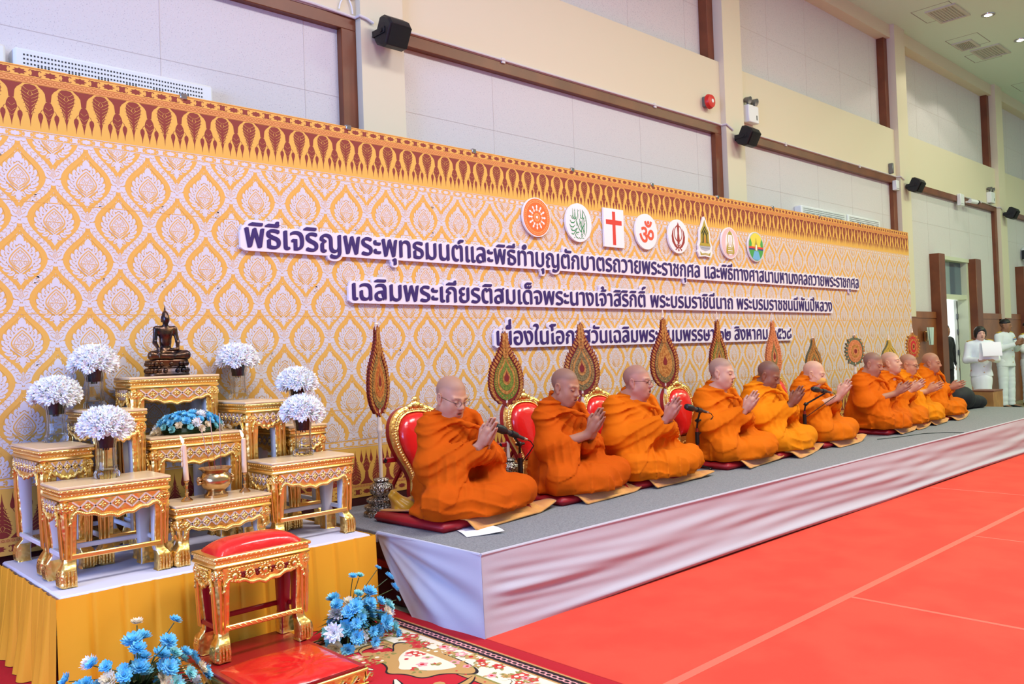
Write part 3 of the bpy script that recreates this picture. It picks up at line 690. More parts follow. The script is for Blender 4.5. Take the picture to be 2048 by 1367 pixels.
def p_prov(a, q):
    rim = mat('emblem_rim', (168, 190, 190), .5); a.poly(circ(.155), rim, 1)
    def cut(pts): return [(x*min(1, .147/max(math.hypot(x, z), 1e-6)), z*min(1, .147/max(math.hypot(x, z), 1e-6))) for x, z in pts]
    a.poly(circ(.147), mat('emblem_yellow', (226, 214, 74), .5), 2)
    gr = mat('emblem_leaf_green', (72, 160, 74), .5)
    a.poly([(x, z) for x, z in circ(.147) if z < -.02], gr, 3)
    for s_ in (1, -1): a.poly(cut([(s_*.146, .06), (s_*.11, .09), (s_*.085, .03), (s_*.10, -.02), (s_*.146, -.02)]), gr, 3)
    a.poly([(-.145, -.02), (.145, -.02), (.145, .0), (-.145, .0)], ERED, 4); a.poly([(-.143, -.035), (.143, -.035), (.145, -.02), (-.145, -.02)], mat('emblem_navy', (60, 56, 120), .5), 4)
    a.poly([(-.04, -.045), (.04, -.045), (.08, -.125), (.04, -.142), (-.04, -.142), (-.08, -.125)], mat('emblem_river', (110, 176, 216), .5), 4)
    a.poly([(0, .10), (.012, .05), (.024, .03), (.03, -.04), (-.03, -.04), (-.024, .03), (-.012, .05)], EOLV, 5); a.poly([(-.012, .02), (.012, .02), (.014, -.04), (-.014, -.04)], EWHT, 6)
emblem(4.795, 2.436, circ(.158), 'orange wheel emblem with white spokes, first and largest disc above the lettering', p_wheel)
emblem(5.297, 2.435, circ(.163), 'white disc emblem covered in green calligraphy', p_calli)
emblem(5.759, 2.426, [(-.137, -.170), (.137, -.170), (.137, .170), (-.137, .170)], 'white rectangular plaque with a red cross', p_cross)
emblem(6.224, 2.430, circ(.164), 'white disc emblem with orange curved om sign', p_om)
emblem(6.719, 2.422, circ(.163), 'white disc emblem with dark red double-edged sword and crescents', p_khanda)
emblem(7.169, 2.449, [(0, .205), (.014, .195), (.05, .12), (.09, .06), (.098, -.04), (.122, -.09), (.115, -.13), (.13, -.15), (.10, -.2), (0, -.192), (-.10, -.2), (-.13, -.15), (-.115, -.13), (-.122, -.09), (-.098, -.04), (-.09, .06), (-.05, .12), (-.014, .195)], 'spire-shaped white emblem with gold and black shrine', p_temple)
emblem(7.627, 2.419, circ(.163), 'pink ringed disc emblem with gold crown', p_pink)
emblem(8.138, 2.413, circ(.160), 'yellow and green disc emblem with spire, river and red band', p_prov)
# ------------------------------------------------------------------ carpets
FZ = 0.0
CARP = mat('red_carpet', (222, 70, 48), .95, bump=('noise', 160, .2, .003), mix=((212, 62, 42), 3, .4, .6, 'noise'))
CRIM = mat('crimson_carpet', (176, 14, 30), .95, bump=('noise', 160, .2, .003))
TAPE = mat('clear_red_tape', (238, 104, 82), .35)
def flat(name, x0, y0, x1, y1, z, m_, lab, cat, group=None):
    q = MB(m_); q.box((x0, y0, 0.0005), (x1, y1, z), .0015); return tag(q.build(name, smooth=0), lab, cat, group)
flat('crimson_carpet', -3, -6, 2.618, 4.7, .005, CRIM, 'crimson carpet under the rug and the altar platform', 'carpet')
gg = 'orange-red carpet pieces'
flat('red_carpet', 2.62, 2.046, 8.0, 3.02, .006, CARP, 'orange-red carpet strip running along the stage front', 'carpet', gg)
flat('red_carpet', 8.002, 2.046, 14.6, 3.02, .006, CARP, 'orange-red carpet strip along the far end of the stage', 'carpet', gg)
flat('red_carpet', 2.62, -6, 4.308, 2.044, .006, CARP, 'near orange-red carpet piece beside the rug, in front of the long seam', 'carpet', gg)
flat('red_carpet', 4.31, -6, 6.158, 2.044, .006, CARP, 'middle orange-red carpet piece in front of the long seam', 'carpet', gg)
flat('red_carpet', 6.16, -6, 14.6, 2.044, .006, CARP, 'far orange-red carpet piece in front of the long seam', 'carpet', gg)
def tape(x0, y0, x1, y1, lab):
    q = MB(TAPE); q.box((x0, y0, .006), (x1, y1, .0072)); tag(q.build('carpet_tape', smooth=0), lab, 'tape', 'tapes over the carpet seams')
tape(2.62, 2.018, 14.6, 2.062, 'long pinkish tape over the seam that runs along the stage')
tape(4.295, -6, 4.32, 2.018, 'cross tape over the nearer carpet seam')
tape(6.148, -6, 6.166, 2.018, 'cross tape over the farther carpet seam')
tape(7.985, 2.062, 8.005, 3.0, 'short cross tape meeting the stage front')
# ------------------------------------------------------------------ patterned rug
RX0, RX1, RY0, RY1 = .55, 2.53, .6, 3.60
RRED = mat('rug_red', (192, 20, 34), .95, bump=('noise', 200, .2, .003)); RBLK = mat('rug_black', (30, 18, 20), .95); RCRM = mat('rug_cream', (232, 220, 190), .95)
RGLD = mat('rug_gold', (190, 146, 84), .95); ROLV = mat('rug_olive', (140, 132, 66), .95); RPNK = mat('rug_pink', (226, 152, 150), .95); RROS = mat('rug_rose', (198, 60, 50), .95)
rg = MB(RRED); rg.box((RX0, RY0, .006), (RX1, RY1, .014), .003)
class RugArt(Art):
    def poly(s, pts, material, layer=1):
        ox, oz, sx_, sz = s.tf; s.n = (s.n+7) % 97
        p = [(ox+a*sx_, oz+c*sz) for a, c in pts]
        p = [(min(max(a, RX0), RX1), min(max(c, RY0), RY1)) for a, c in p]
        ar = sum(p[i-1][0]*p[i][1]-p[i][0]*p[i-1][1] for i in range(len(p)))
        if ar < 0: p = p[::-1]
        s.mb.m(material).add([(a, c, .0141+.0003*layer+.0000025*s.n) for a, c in p], [tuple(range(len(p)))])
R = RugArt(rg, 0)
def band(d0, d1, m_, ly):
    for pts in ([(RX0+d0, RY0+d0), (RX1-d0, RY0+d0), (RX1-d1, RY0+d1), (RX0+d1, RY0+d1)], [(RX1-d0, RY0+d0), (RX1-d0, RY1-d0), (RX1-d1, RY1-d1), (RX1-d1, RY0+d1)],
                [(RX1-d0, RY1-d0), (RX0+d0, RY1-d0), (RX0+d1, RY1-d1), (RX1-d1, RY1-d1)], [(RX0+d0, RY1-d0), (RX0+d0, RY0+d0), (RX0+d1, RY0+d1), (RX0+d1, RY1-d1)]): R.poly(pts, m_, ly)
band(.012, .022, RGLD, 1); band(.024, .088, RBLK, 1); band(.09, .10, RGLD, 1); band(.10, .25, RCRM, 1); band(.25, .262, ROLV, 1); band(.262, .30, RGLD, 1); band(.30, .306, RBLK, 1)
def along(d, step, fn):
    for x_ in np.arange(RX0+d, RX1-d+.001, step): fn(x_, RY1-d, 0); 
    for y_ in np.arange(RY1-d, RY0+d, -step): fn(RX1-d, y_, 1)
def link(x, y, v):
    R.tf = (x, y, 1, 1); R.line([((.012 if v else .02)*math.cos(2*PI*i/10), (.02 if v else .012)*math.sin(2*PI*i/10)) for i in range(10)], .007, RPNK, 2, True)
along(.056, .034, link)
def dots(x, y, v): R.tf = (x, y, 1, 1); R.poly(circ(.006, 6), RROS, 2)
along(.281, .06, dots)
rnd = random.Random(3)
def blossom2d(x, y, r, m1, m2, n=5, ly=2):
    R.tf = (x, y, 1, 1); ph = rnd.random()*6
    for k in range(n): an = ph+2*PI*k/n; R.poly(leaf((0, 0), an, r, r*.8, .2), m1, ly)
    R.poly(circ(r*.35, 8), m2, ly+1)
def sprig(x, y, r):
    for k in range(5):
        an = rnd.random()*6.28; R.tf = (x, y, 1, 1); R.poly(leaf((.3*r*math.cos(an), .3*r*math.sin(an)), an, r*1.4, r*.5, rnd.uniform(-1, 1)), rnd.choice((ROLV, RGLD, ROLV)), 2)
    blossom2d(x, y, r, rnd.choice((RROS, RPNK, RROS, RGLD)), rnd.choice((RCRM, ROLV, RRED)), 5, 3)
for _ in range(2): along(.175, .062, lambda x, y, v: sprig(x+rnd.uniform(-.05, .05), y+rnd.uniform(-.05, .05), rnd.uniform(.022, .034)))
def scroll(x, y, a0, turn, L, w, m_=RCRM):
    pts = []; a = a0; px, py = x, y
    for i in range(14): pts.append((px, py)); a += turn*(i/13)**1.3; px += L/14*math.cos(a); py += L/14*math.sin(a)
    ws = [w*(.3+.7*math.sin(PI*min(1, i/10))) for i in range(14)]
    R.tf = (0, 0, 1, 1); R.line(pts, [k*1.7 for k in ws], RBLK, 2); R.line(pts, ws, m_, 3)
    R.poly(circ(w*.9, 8, *pts[-1]), m_, 3)
def soft(pts, n=3):
    for _ in range(n): pts = [q for i in range(len(pts)) for q in ((pts[i-1][0]*.75+pts[i][0]*.25, pts[i-1][1]*.75+pts[i][1]*.25), (pts[i-1][0]*.25+pts[i][0]*.75, pts[i-1][1]*.25+pts[i][1]*.75))]
    return pts
for yc in (2.98, 1.75):                       # cartouches set into the long border
    R.tf = (2.22, yc, 1, 1)
    for k_, m_, ly in ((1.06, RBLK, 1.6), (1, RGLD, 2)): R.poly(soft([(x*k_, y*k_) for x, y in ((.12, -.20), (.06, -.30), (-.02, -.17), (-.12, -.16), (-.13, -.06), (-.19, 0), (-.13, .06), (-.12, .16), (-.02, .17), (.06, .30), (.12, .20))]), m_, ly)
    R.poly(soft([(.08, -.17), (.02, -.16), (-.05, -.11), (-.08, -.05), (-.13, 0), (-.08, .05), (-.05, .11), (.02, .16), (.08, .17)]), RCRM, 3)
    for s_ in (1, -1):
        scroll(2.26, yc+s_*.30, PI-s_*.5, s_*.5, .24, .03, RGLD); scroll(2.02, yc+s_*.08, PI*.5*s_+.4*s_, s_*.45, .26, .03); scroll(1.98, yc+s_*.18, PI, -s_*.5, .22, .024)
    for k in range(12): sprig(2.22+rnd.uniform(-.08, .05), yc+rnd.uniform(-.12, .12), .030)
    for s_ in (1, -1):
        for k in range(5): sprig(1.93-k*.03, yc+s_*(.14+k*.05), .030)
for x_, y_ in ((1.95, 3.17), (1.55, 3.24), (1.75, 3.20)): scroll(x_, y_, PI, .5, .24, .028); scroll(x_-.05, y_-.02, -PI*.6, -.5, .2, .022)
for k in range(26): sprig(rnd.uniform(1.75, 2.2), rnd.uniform(3.12, 3.30), .030)
for k in range(9): sprig(1.60+k*.055, 2.42-.05*math.sin(k), .034)
for k in range(6): scroll(1.6+k*.13, 2.46+.03*(k % 2), PI*(.5+k*.3), .5, .15, .016, RCRM)
for k in range(14): sprig(rnd.uniform(1.2, 2.0), rnd.uniform(1.2, 2.2), .036)
tag(rg.build('patterned_rug', smooth=0), 'red patterned rug with cream floral border and black chain edge', 'rug')

# ------------------------------------------------------------------ altar platform
PH = .42; AX0, AX1, AY0, AY1 = 1.0, 2.50, 3.765, 4.71
t = thing('altar_platform', 'low altar platform with white top and pleated yellow skirt', 'platform', (0, 0, 0))
q = MB(mat('white_table_cloth', (226, 220, 232), .7)); q.box((AX0, AY0, PH-.03), (AX1, AY1, PH), .008); q.build('top_board', t)
def pleats(name, p0, p1, n, nrm):
    q = MB(YELC)
    p0, p1 = Vector(p0), Vector(p1); d = p1-p0
    def fn(u, v):
        # box pleats: flat run then a tuck; v 0 top .. 1 bottom
        k = u*n; fr = k % 1.0; i = int(k)
        tp = min(1, u*n/1.2, (1-u)*n/1.2); tuck = -.012*tp*math.exp(-((fr-.04)/.05)**2)-.012*math.exp(-((fr-1.04)/.05)**2)
        wave = v*.012+tp*(.004*math.sin(k*2.1+v*1.5)+v*(.022+.020*math.sin(k*2*PI*.5+i)*v+.010*math.sin(k*1.3)))
        p = p0+d*u+Vector(nrm)*(.004+.012+tuck*(1-.2*v)+wave)
        return (p.x, p.y, (PH-.012)*(1-v)+.008)
    q.grid(fn, n*14, 14); return q.build(name, t, 180)
pleats('front_skirt', (AX0-.018, AY0, 0), (AX1+.018, AY0, 0), 12, (0, -1, 0))
pleats('side_skirt', (AX0, AY1, 0), (AX0, AY0-.018, 0), 11, (-1, 0, 0))
pleats('side_skirt', (AX1, AY0-.018, 0), (AX1, AY1, 0), 9, (1, 0, 0))

# ------------------------------------------------------------------ gilded altar tables
def scallop(w, drop_, n=28):
    """lower edge of an apron: cusped arcs deeper towards the legs and with a centre pendant"""
    pts = []
    for i in range(n+1):
        u = -1+2*i/n; a = abs(u)
        z = -drop_*(.62+.38*math.cos(PI*u)-(0 if a < .86 else 0))
        z += .010*abs(math.sin(a*PI*3.0))
        if a > .86: z -= drop_*1.2*((a-.86)/.14)**2
        pts.append((u*w/2, z))
    return pts
def cabriole(H, sx_, sy, s=.058, red=False):
    """one carved leg at a corner; outer faces gilded, inner faces lacquered. origin at the outer corner, top at z=H"""
    inner = REDL if red else WHITE
    prof = [(0, .010, .62, 1.0), (.055, .016, .62, 1.05), (.075, .010, .50, .95), (.095, -.006, .44, .78), (.14, -.012, .42, .74), (.30, -.010, .46, .80), (.55, -.002, .60, .92), (.76, .010, .82, 1.1), (.88, .014, 1.0, 1.35), (1.0, .006, 1.1, 1.5)]
    q = MB(GOLDC, inner); rings = []
    n = 26
    hs = [p[0] for p in prof]
    for i in range(n+1):
        t_ = i/n
        t_ = t_**1.2
        z = t_*H
        # absolute foot size near the floor
        if z < .075: o_, w_ = .012 - .004*(z < .006), .062
        elif z < .105:
            k = (z-.075)/.03; o_, w_ = .012-.022*k, .062-.016*k
        else:
            k = (z-.105)/(H-.105); o_ = -.010+.016*math.sin(PI*min(1, k*1.15)*.5)**2; w_ = .046+.026*k**1.2
        if z > H-.02: o_ = .002
        a0, a1 = o_, o_-w_
        g = .004*math.sin(z*2*PI/.022)*(1 if z > .11 else .3)
        a0 += .0015*math.sin(z*2*PI/.016)
        c = .010
        ring = [(a0-c, a0), (a0, a0-c), (a0-.004, (a0+a1)/2), (a0, a1+.004), (a0-.004, a1), (a1+.004, a1), (a1, a1+.004), (a1, a0-.004), (a1+.004, a0), ((a0+a1)/2, a0-.004)]
        rings.append([(sx_*x, sy*y, z) for x, y in ring])
    if sx_*sy < 0: rings = [r[::-1] for r in rings]
    k0 = len(q.f); q.loft(rings)
    for fi in range(k0, len(q.f)):                # inner faces take the lacquer
        cx = sum(q.v[i][0] for i in q.f[fi])/len(q.f[fi])*sx_; cy = sum(q.v[i][1] for i in q.f[fi])/len(q.f[fi])*sy; zz = sum(q.v[i][2] for i in q.f[fi])/len(q.f[fi])
        if max(cx, cy) < (-.020 if zz > .1 else -.026): q.mi[fi] = 1
    # claw grooves and shoulder bead
    q.m(GOLDF)
    for k in range(4):
        y = -.006-k*.014
        q.tube([(sx_*.011, sy*(y+.004), .008), (sx_*.014, sy*(y+.004), .04), (sx_*.008, sy*(y+.004), .072)], .006, 6); q.tube([(sx_*(y+.004), sy*.011, .008), (sx_*(y+.004), sy*.014, .04), (sx_*(y+.004), sy*.008, .072)], .006, 6)
    q.m(GOLD)
    for k in range(2):
        y = -.014-.018*k
        q.tube([(sx_*(y), sy*(-.006+.004), .12), (sx_*y, sy*.002, .3*H+.06), (sx_*y, sy*.008, H-.07)], .005, 6); q.tube([(sx_*(-.002), sy*y, .12), (sx_*.002, sy*y, .3*H+.06), (sx_*.008, sy*y, H-.07)], .005, 6)
    return q
def apron(L, h, face, red=False, dia=True):
    """carved apron panel lying in the xz plane, centre top at origin, facing -y"""
    q = MB(GOLDC); low = [(x, z-h*.42) for x, z in scallop(L, h*.40)]
    poly = [(-L/2, 0)]+low+[(L/2, 0)]
    n = len(low)
    # panel as a strip so that the curved edge stays clean
    fr = [(x, 0, 0) for x, z in low]+[(x, 0, z) for x, z in low]
    q.add(fr, [(i, n+i, n+i+1, i+1) for i in range(n-1)])
    q.m(REDL if red else WHITE); q.add([(x, .014, z) for x, y, z in fr], [(i, i+1, n+i+1, n+i) for i in range(n-1)])
    q.m(GOLD); q.tube([(x, -.001, z+.003) for x, z in low], .0065, 6)
    for i in range(0, n-1):                       # gadrooned rim
        a, c = low[i], low[i+1]
        for f_ in (.25, .75): q.ell((a[0]+(c[0]-a[0])*f_, -.005, a[1]+(c[1]-a[1])*f_-.002), (.006, .006, .009), 6, 4)
    if dia:
        zt, zb = -.004, -h*.52; hh = zt-zb; st = hh*1.75; m_ = max(2, int((L-.05)/st)); st = (L-.03)/m_
        q.m(PINKW)
        for k in range(m_):
            x0 = -L/2+.015+k*st
            for a, c in (((x0, zt), (x0+st/2, zb)), ((x0+st/2, zb), (x0+st, zt)), ((x0, zb), (x0+st/2, zt)), ((x0+st/2, zt), (x0+st, zb))):
                d = Vector((c[0]-a[0], 0, c[1]-a[1])).normalized(); nn = Vector((-d.z, 0, d.x))*.0032
                A0, B0 = Vector((a[0], -.0045, a[1])), Vector((c[0], -.0045, c[1]))
                q.add([A0-nn, B0-nn, B0+nn, A0+nn, A0-nn+Vector((0, .005, 0)), B0-nn+Vector((0, .005, 0)), B0+nn+Vector((0, .005, 0)), A0+nn+Vector((0, .005, 0))], [(0, 1, 2, 3), (0, 4, 5, 1), (1, 5, 6, 2), (2, 6, 7, 3), (3, 7, 4, 0)])
        q.m(GOLDF)
        for k in range(m_*2+1):
            x0 = -L/2+.015+k*st/2; zc = (zt+zb)/2 if k % 1 == 0 else zt
            for an in range(4):
                a = an*PI/2+(PI/4 if k % 2 else 0); q.ell((x0+.008*math.cos(a), -.004, zc+.008*math.sin(a)), (.0065, .005, .0065), 6, 4)
            q.ell((x0, -.007, zc), (.004, .004, .004), 6, 4)
    else:
        q.m(GOLDF)
        for k, x0 in enumerate(np.linspace(-L/2+.05, L/2-.05, 5 if L > .3 else 2)):
            r = .024 if k % 2 == 0 else .017; zc = -h*.34
            for an in range(12):
                a = an*PI/6; q.ell((x0+r*math.cos(a), -.006, zc+r*math.sin(a)), (.006, .006, .006), 6, 4)
            q.ell((x0, -.008, zc), (r*.55, .010, r*.55), 10, 6)
        for x0 in np.linspace(-L/2+.03, L/2-.03, int(L/.016)): q.ell((x0, -.004, -h*.06), (.007, .005, .005), 6, 4)
        q.m(mat('pierced_red', (120, 14, 20), .5))
        for x0 in np.linspace(-L/2+.09, L/2-.09, 4 if L > .3 else 1):
            for an in range(3):
                a = an*2*PI/3+.5; q.ell((x0+.009*math.cos(a), -.001, -h*.36+.009*math.sin(a)), (.009, .003, .009), 8, 4)
    return q
def table(x0, x1, y0, D, ztop, lab, base=PH, red=False, group='gilded altar tables', nm='altar_table'):
    w = x1-x0; H = ztop-base; t = thing(nm, lab, 'stool' if red else 'table', ((x0+x1)/2, y0+D/2, base), group=group)
    ww, dd = w/2, D/2; inner = REDL if red else WHITE
    if not red:
        q = MB(CREAM); q.box((-ww, -dd, H-.012), (ww, dd, H), .003); q.build('tabletop', t)
    mt = .012 if not red else 0
    q = MB(GOLD)
    q.box((-ww-.001, -dd-.001, H-mt-.016), (ww+.001, dd+.001, H-mt-.0005), .004)
    q.box((-ww+.008, -dd+.008, H-mt-.034), (ww-.008, dd-.008, H-mt-.016), .003)
    q.box((-ww, -dd, H-mt-.050), (ww, dd, H-mt-.034), .007)
    q.m(GOLDF)
    for (z, st, ln, off) in ((H-mt-.008, .022, .010, .001), (H-mt-.026, .014, .008, -.008)):
        for sgn in (-1, 1):
            for x in np.arange(-ww+.012, ww-.008, st):
                y = sgn*(dd+off); q.M = T(x, y, z, ry=-.5); q.box((-ln/2, -.0025, -.003), (ln/2, .0025, .003), .002)
            for y in np.arange(-dd+.012, dd-.008, st):
                x = sgn*(ww+off); q.M = T(x, y, z, rx=.5*sgn); q.box((-.0025, -ln/2, -.003), (.0025, ln/2, .003), .002)
    q.M = Matrix(); q.build('moulding', t)
    Hl = H-mt-.050; ah = .105 if H > .3 else .095
    for sx_ in (-1, 1):
        for sy in (-1, 1):
            lg = cabriole(Hl, sx_, sy, red=red).build('leg', t, 50); lg.location = (sx_*(ww-.014), sy*(dd-.014), 0)
    for face, L, loc, rz in (('front', w-.075, (0, -dd+.004, Hl), 0), ('back', w-.075, (0, dd-.004, Hl), PI), ('left', D-.075, (-ww+.004, 0, Hl), -PI/2), ('right', D-.075, (ww-.004, 0, Hl), PI/2)):
        o = apron(L, ah, face, red, not red).build('apron', t, 50); o.location = loc; o.rotation_euler = (0, 0, rz)
    # carved corner blocks
    for sx_ in (-1, 1):
        for sy in (-1, 1):
            q = MB(GOLDC); q.box((sx_*(ww-.05), sy*(dd-.05), Hl-.055), (sx_*(ww-.008), sy*(dd-.008), Hl), .006); q.m(GOLDF)
            for an in range(8):
                a = an*PI/4; q.ell((sx_*(ww-.028)+.014*math.cos(a), sy*(dd-.007), Hl-.028+.014*math.sin(a)), (.007, .006, .007), 6, 4); q.ell((sx_*(ww-.007), sy*(dd-.028)+.014*math.cos(a), Hl-.028+.014*math.sin(a)), (.006, .007, .007), 6, 4)
            q.ell((sx_*(ww-.028), sy*(dd-.006), Hl-.028), (.008, .007, .008), 8, 5); q.ell((sx_*(ww-.006), sy*(dd-.028), Hl-.028), (.007, .008, .008), 8, 5)
            q.build('corner_carving', t)
    if H > .3:
        zs = .115 if not red else .125
        for gm, a, c in ((GOLD, (-ww+.045, -dd+.012, zs), (ww-.045, -dd+.030, zs+.022)), (inner, (-ww+.045, dd-.035, zs), (ww-.045, dd-.018, zs+.022)), (inner, (-ww+.018, -dd+.045, zs+.004), (-ww+.035, dd-.045, zs+.026)), (inner, (ww-.035, -dd+.045, zs+.004), (ww-.018, dd-.045, zs+.026))):
            s_ = MB(gm); s_.box(a, c, .004)
            if gm is GOLD and red:
                s_.m(GOLDF)
                for x in np.arange(a[0]+.02, c[0], .024): s_.M = T(x, a[1], zs+.011, ry=.7); s_.box((-.011, -.003, -.003), (.011, .003, .003), .002)
                s_.M = Matrix()
            s_.build('stretcher', t)
    return t
table(1.53, 2.005, 4.445, .24, 1.291, 'tallest gilded altar table at the back carrying the bronze statue')
table(1.292, 1.526, 4.20, .48, 1.140, 'tall narrow gilded table left of the statue, behind the left front tables')
table(2.030, 2.276, 4.20, .48, 1.138, 'tall narrow gilded table right of the statue table')
table(1.045, 1.280, 4.20, .49, .989, 'leftmost narrow gilded table at the platform edge')
table(2.290, 2.527, 4.215, .47, .988, 'narrow gilded table at the back right, half hidden by a vase')
table(1.535, 2.018, 4.20, .235, .993, 'gilded middle table under the blue and white flower mound')
table(1.036, 1.504, 3.875, .28, .845, 'gilded left front table with one crystal vase, on the platform corner')
table(1.514, 1.992, 3.862, .25, .699, 'lowest gilded table holding the incense pot and candles')
table(2.006, 2.487, 3.880, .27, .839, 'gilded right front table with one crystal vase')

# ------------------------------------------------------------------ red kneeling stool on its low base
st = table(1.488, 1.940, 3.405, .235, .535, 'carved gilded stool with red padded seat in front of the altar', base=.095, red=True, group=None, nm='kneeling_stool')
def puff(w, d, h, nx=26, ny=16, crease=0.0):
    def fn(u, v):
        x, y = 2*u-1, 2*v-1
        z = h*((1-abs(x)**3.2)*(1-abs(y)**3.2))**.55
        if crease: z -= crease*math.exp(-abs(math.sin(6*math.atan2(y+.35, x-.25)))*3)*math.exp(-((x-.25)**2+(y+.35)**2)*3)*(z/h); z += .004*math.sin(5*x+3*y)*(z/h)
        return (x*w/2, y*d/2, z)
    return fn
q = MB(REDV); q.grid(puff(.405, .19, .062), 28, 16); o = q.build('padded_seat', st, 180); o.location = (0, 0, .434)
# base
t = thing('kneeling_bench', 'low red vinyl kneeling base with gilded frieze under the stool', 'kneeling bench', (1.68, 3.30, .0145))
q = MB(REDL); q.box((-.235, -.345, .055), (.235, .345, .078), .004); q.build('top_board', t)
q = MB(REDV); q.grid(puff(.42, .40, .030, 30, 30, .02), 36, 36); o = q.build('vinyl_pad', t, 180); o.location = (0, -.145, .0785)
q = MB(GOLDC)
for a, c in (((-.235, -.35, 0), (.235, -.335, .055)), ((-.24, -.35, 0), (-.225, .345, .055)), ((.225, -.35, 0), (.24, .345, .055)), ((-.235, .335, 0), (.235, .345, .055))): q.box(a, c, .003)
q.m(GOLD); q.box((-.245, -.356, .052), (.245, -.335, .066), .004); q.box((-.245, -.356, .0), (.245, -.338, .008), .003); q.box((-.246, -.35, .052), (-.225, .345, .066), .004); q.box((.225, -.35, .052), (.246, .345, .066), .004)
q.m(mat('pierced_red', (120, 14, 20), .5))
for k in range(7): q.ell((-.19+k*.063, -.351, .03), (.016, .003, .012), 8, 4)
q.m(GOLDF)
for k in range(8):
    x0 = -.22+k*.063
    q.tube([(x0, -.352, .014), (x0+.014, -.354, .026), (x0+.03, -.355, .042), (x0+.042, -.354, .036), (x0+.036, -.354, .026), (x0+.028, -.354, .03)], [.004, .006, .006, .005, .004, .003], 6)
    for sgn in (-1, 1): q.tube([(sgn*.241, -.3+k*.085, .014), (sgn*.244, -.28+k*.085, .03), (sgn*.244, -.26+k*.085, .042), (sgn*.242, -.24+k*.085, .024)], .005, 6)
q.build('gilded_frieze', t)
# ------------------------------------------------------------------ flowers
def chrys(m_, r, rings, cup=.6, seed=0, wid=1.0, core=None):
    """one chrysanthemum: rings of narrow petals; rings = [(count, length factor, elevation)]"""
    rn = random.Random(seed); q = MB(m_)
    for n, lf_, el in rings:
        ph = rn.random()*6
        for k in range(n):
            a = ph+2*PI*k/n+rn.uniform(-.12, .12); L = r*lf_*rn.uniform(.88, 1.1); e0 = el+rn.uniform(-.1, .1); w = r*.13*wid*rn.uniform(.8, 1.2)
            ca, sa = math.cos(a), math.sin(a); pts = []
            for i, (t, wf) in enumerate(((0, .5), (.4, 1), (.78, 1.05), (1, .25))):
                e = e0+cup*t*t*.5; rr = L*t*math.cos(e0)*(1-.12*t*cup); z = L*t*math.sin(e)
                for sd in (-1, 1): pts.append((rr*ca-sd*w*wf*sa, rr*sa+sd*w*wf*ca, z+(.25*w if abs(sd) else 0)))
            q.add(pts, [(0, 1, 3, 2), (2, 3, 5, 4), (4, 5, 7, 6)])
    if core: q.m(core); q.ell((0, 0, r*.12), (r*.18, r*.18, r*.12), 8, 4)
    return q
POM = [(11, 1.0, -.15), (11, .98, .15), (10, .92, .45), (9, .85, .75), (7, .72, 1.05), (4, .55, 1.35)]
DAISY = [(12, 1.0, -.05), (12, .95, .18), (10, .8, .5), (8, .6, .85), (5, .42, 1.2)]
def proto(name, q): o = q.build(name, None, 0); C.objects.unlink(o); return o
WP = [proto('blossom', chrys(PETW, .040, POM, .5, i)) for i in range(3)]
BP = [proto('blossom', chrys(PETB, .036, DAISY, .5, 10+i, 1.25)) for i in range(3)]
TP = [proto('blossom', chrys(PETT, .030, DAISY, .5, 20+i, 1.25)) for i in range(2)]
CP = [proto('blossom', chrys(PETC, .034, DAISY, .6, 30+i, 1.2)) for i in range(2)]
def aim(d, spin=0): return Vector(d).to_track_quat('Z', 'Y').to_euler()
def bouquet(x, y, z, lab, R_=.110, Hh=.085, n=46, sd=1):
    rn = random.Random(sd); t = thing('chrysanthemum_bouquet', lab, 'flowers', (x, y, z), group='white bouquets in the crystal vases')
    q = MB(LEAF); q.lathe([(.001, -.03), (.03, -.02), (R_*.62, .0), (R_*.60, .03), (R_*.35, Hh*.6), (.001, Hh*.72)], 14); q.build('foliage', t)
    q = MB(STEMM)
    for k in range(6): a = k*1.05; q.tube([(.02*math.cos(a), .02*math.sin(a), 0), (.012*math.cos(a), .012*math.sin(a), -.09)], .0025, 5)
    q.build('stems', t)
    ga = PI*(3-math.sqrt(5))
    for k in range(n):
        u = 1-(k+.5)/n*1.22; rr = math.sqrt(max(0, 1-u*u)); a = k*ga
        d = Vector((rr*math.cos(a), rr*math.sin(a), u)); p = Vector((d.x*(R_-.024), d.y*(R_-.024), d.z*Hh*.8+.012)) if u > 0 else Vector((d.x*(R_-.022), d.y*(R_-.022), d.z*Hh*.9+.012))
        put(rn.choice(WP), t, p, aim(d+Vector((0, 0, .15))), rn.uniform(1.0, 1.25))
    return t
def vase(x, y, z, lab):
    t = thing('crystal_vase', lab, 'vase', (x, y, z), group='crystal vases on the altar tables')
    q = MB(GLASS)
    out = [(.046, 0), (.052, .006), (.054, .022), (.047, .034), (.043, .06), (.041, .11), (.043, .15), (.050, .19), (.056, .215)]
    inn = [(.051, .2148), (.045, .19), (.038, .15), (.036, .11), (.038, .06), (.040, .036), (.001, .030)]
    q.lathe(out+inn, 48, flute=.035, nf=12); q.build('fluted_body', t, 60)
    q = MB(mat('vase_liner', (24, 34, 40), .4)); q.lathe([(.001, .135), (.034, .136), (.038, .17), (.042, .205), (.038, .206), (.001, .2)], 24); q.build('dark_liner', t)
    return t
VS = [(1.215, 4.56, .989, 'leftmost narrow table', 1), (1.405, 4.585, 1.140, 'tall narrow table left of the statue', 2), (1.285, 4.055, .845, 'left front table', 3), (2.185, 4.60, 1.138, 'tall narrow table right of the statue', 4), (2.46, 4.42, .988, 'back right table', 5), (2.285, 4.06, .839, 'right front table', 6)]
for x, y, z, w, sd in VS:
    vase(x, y, z, 'fluted crystal vase with dark liner on the %s' % w)
    bouquet(x, y, z+.215, 'white chrysanthemum dome in the vase on the %s' % w, sd=sd)
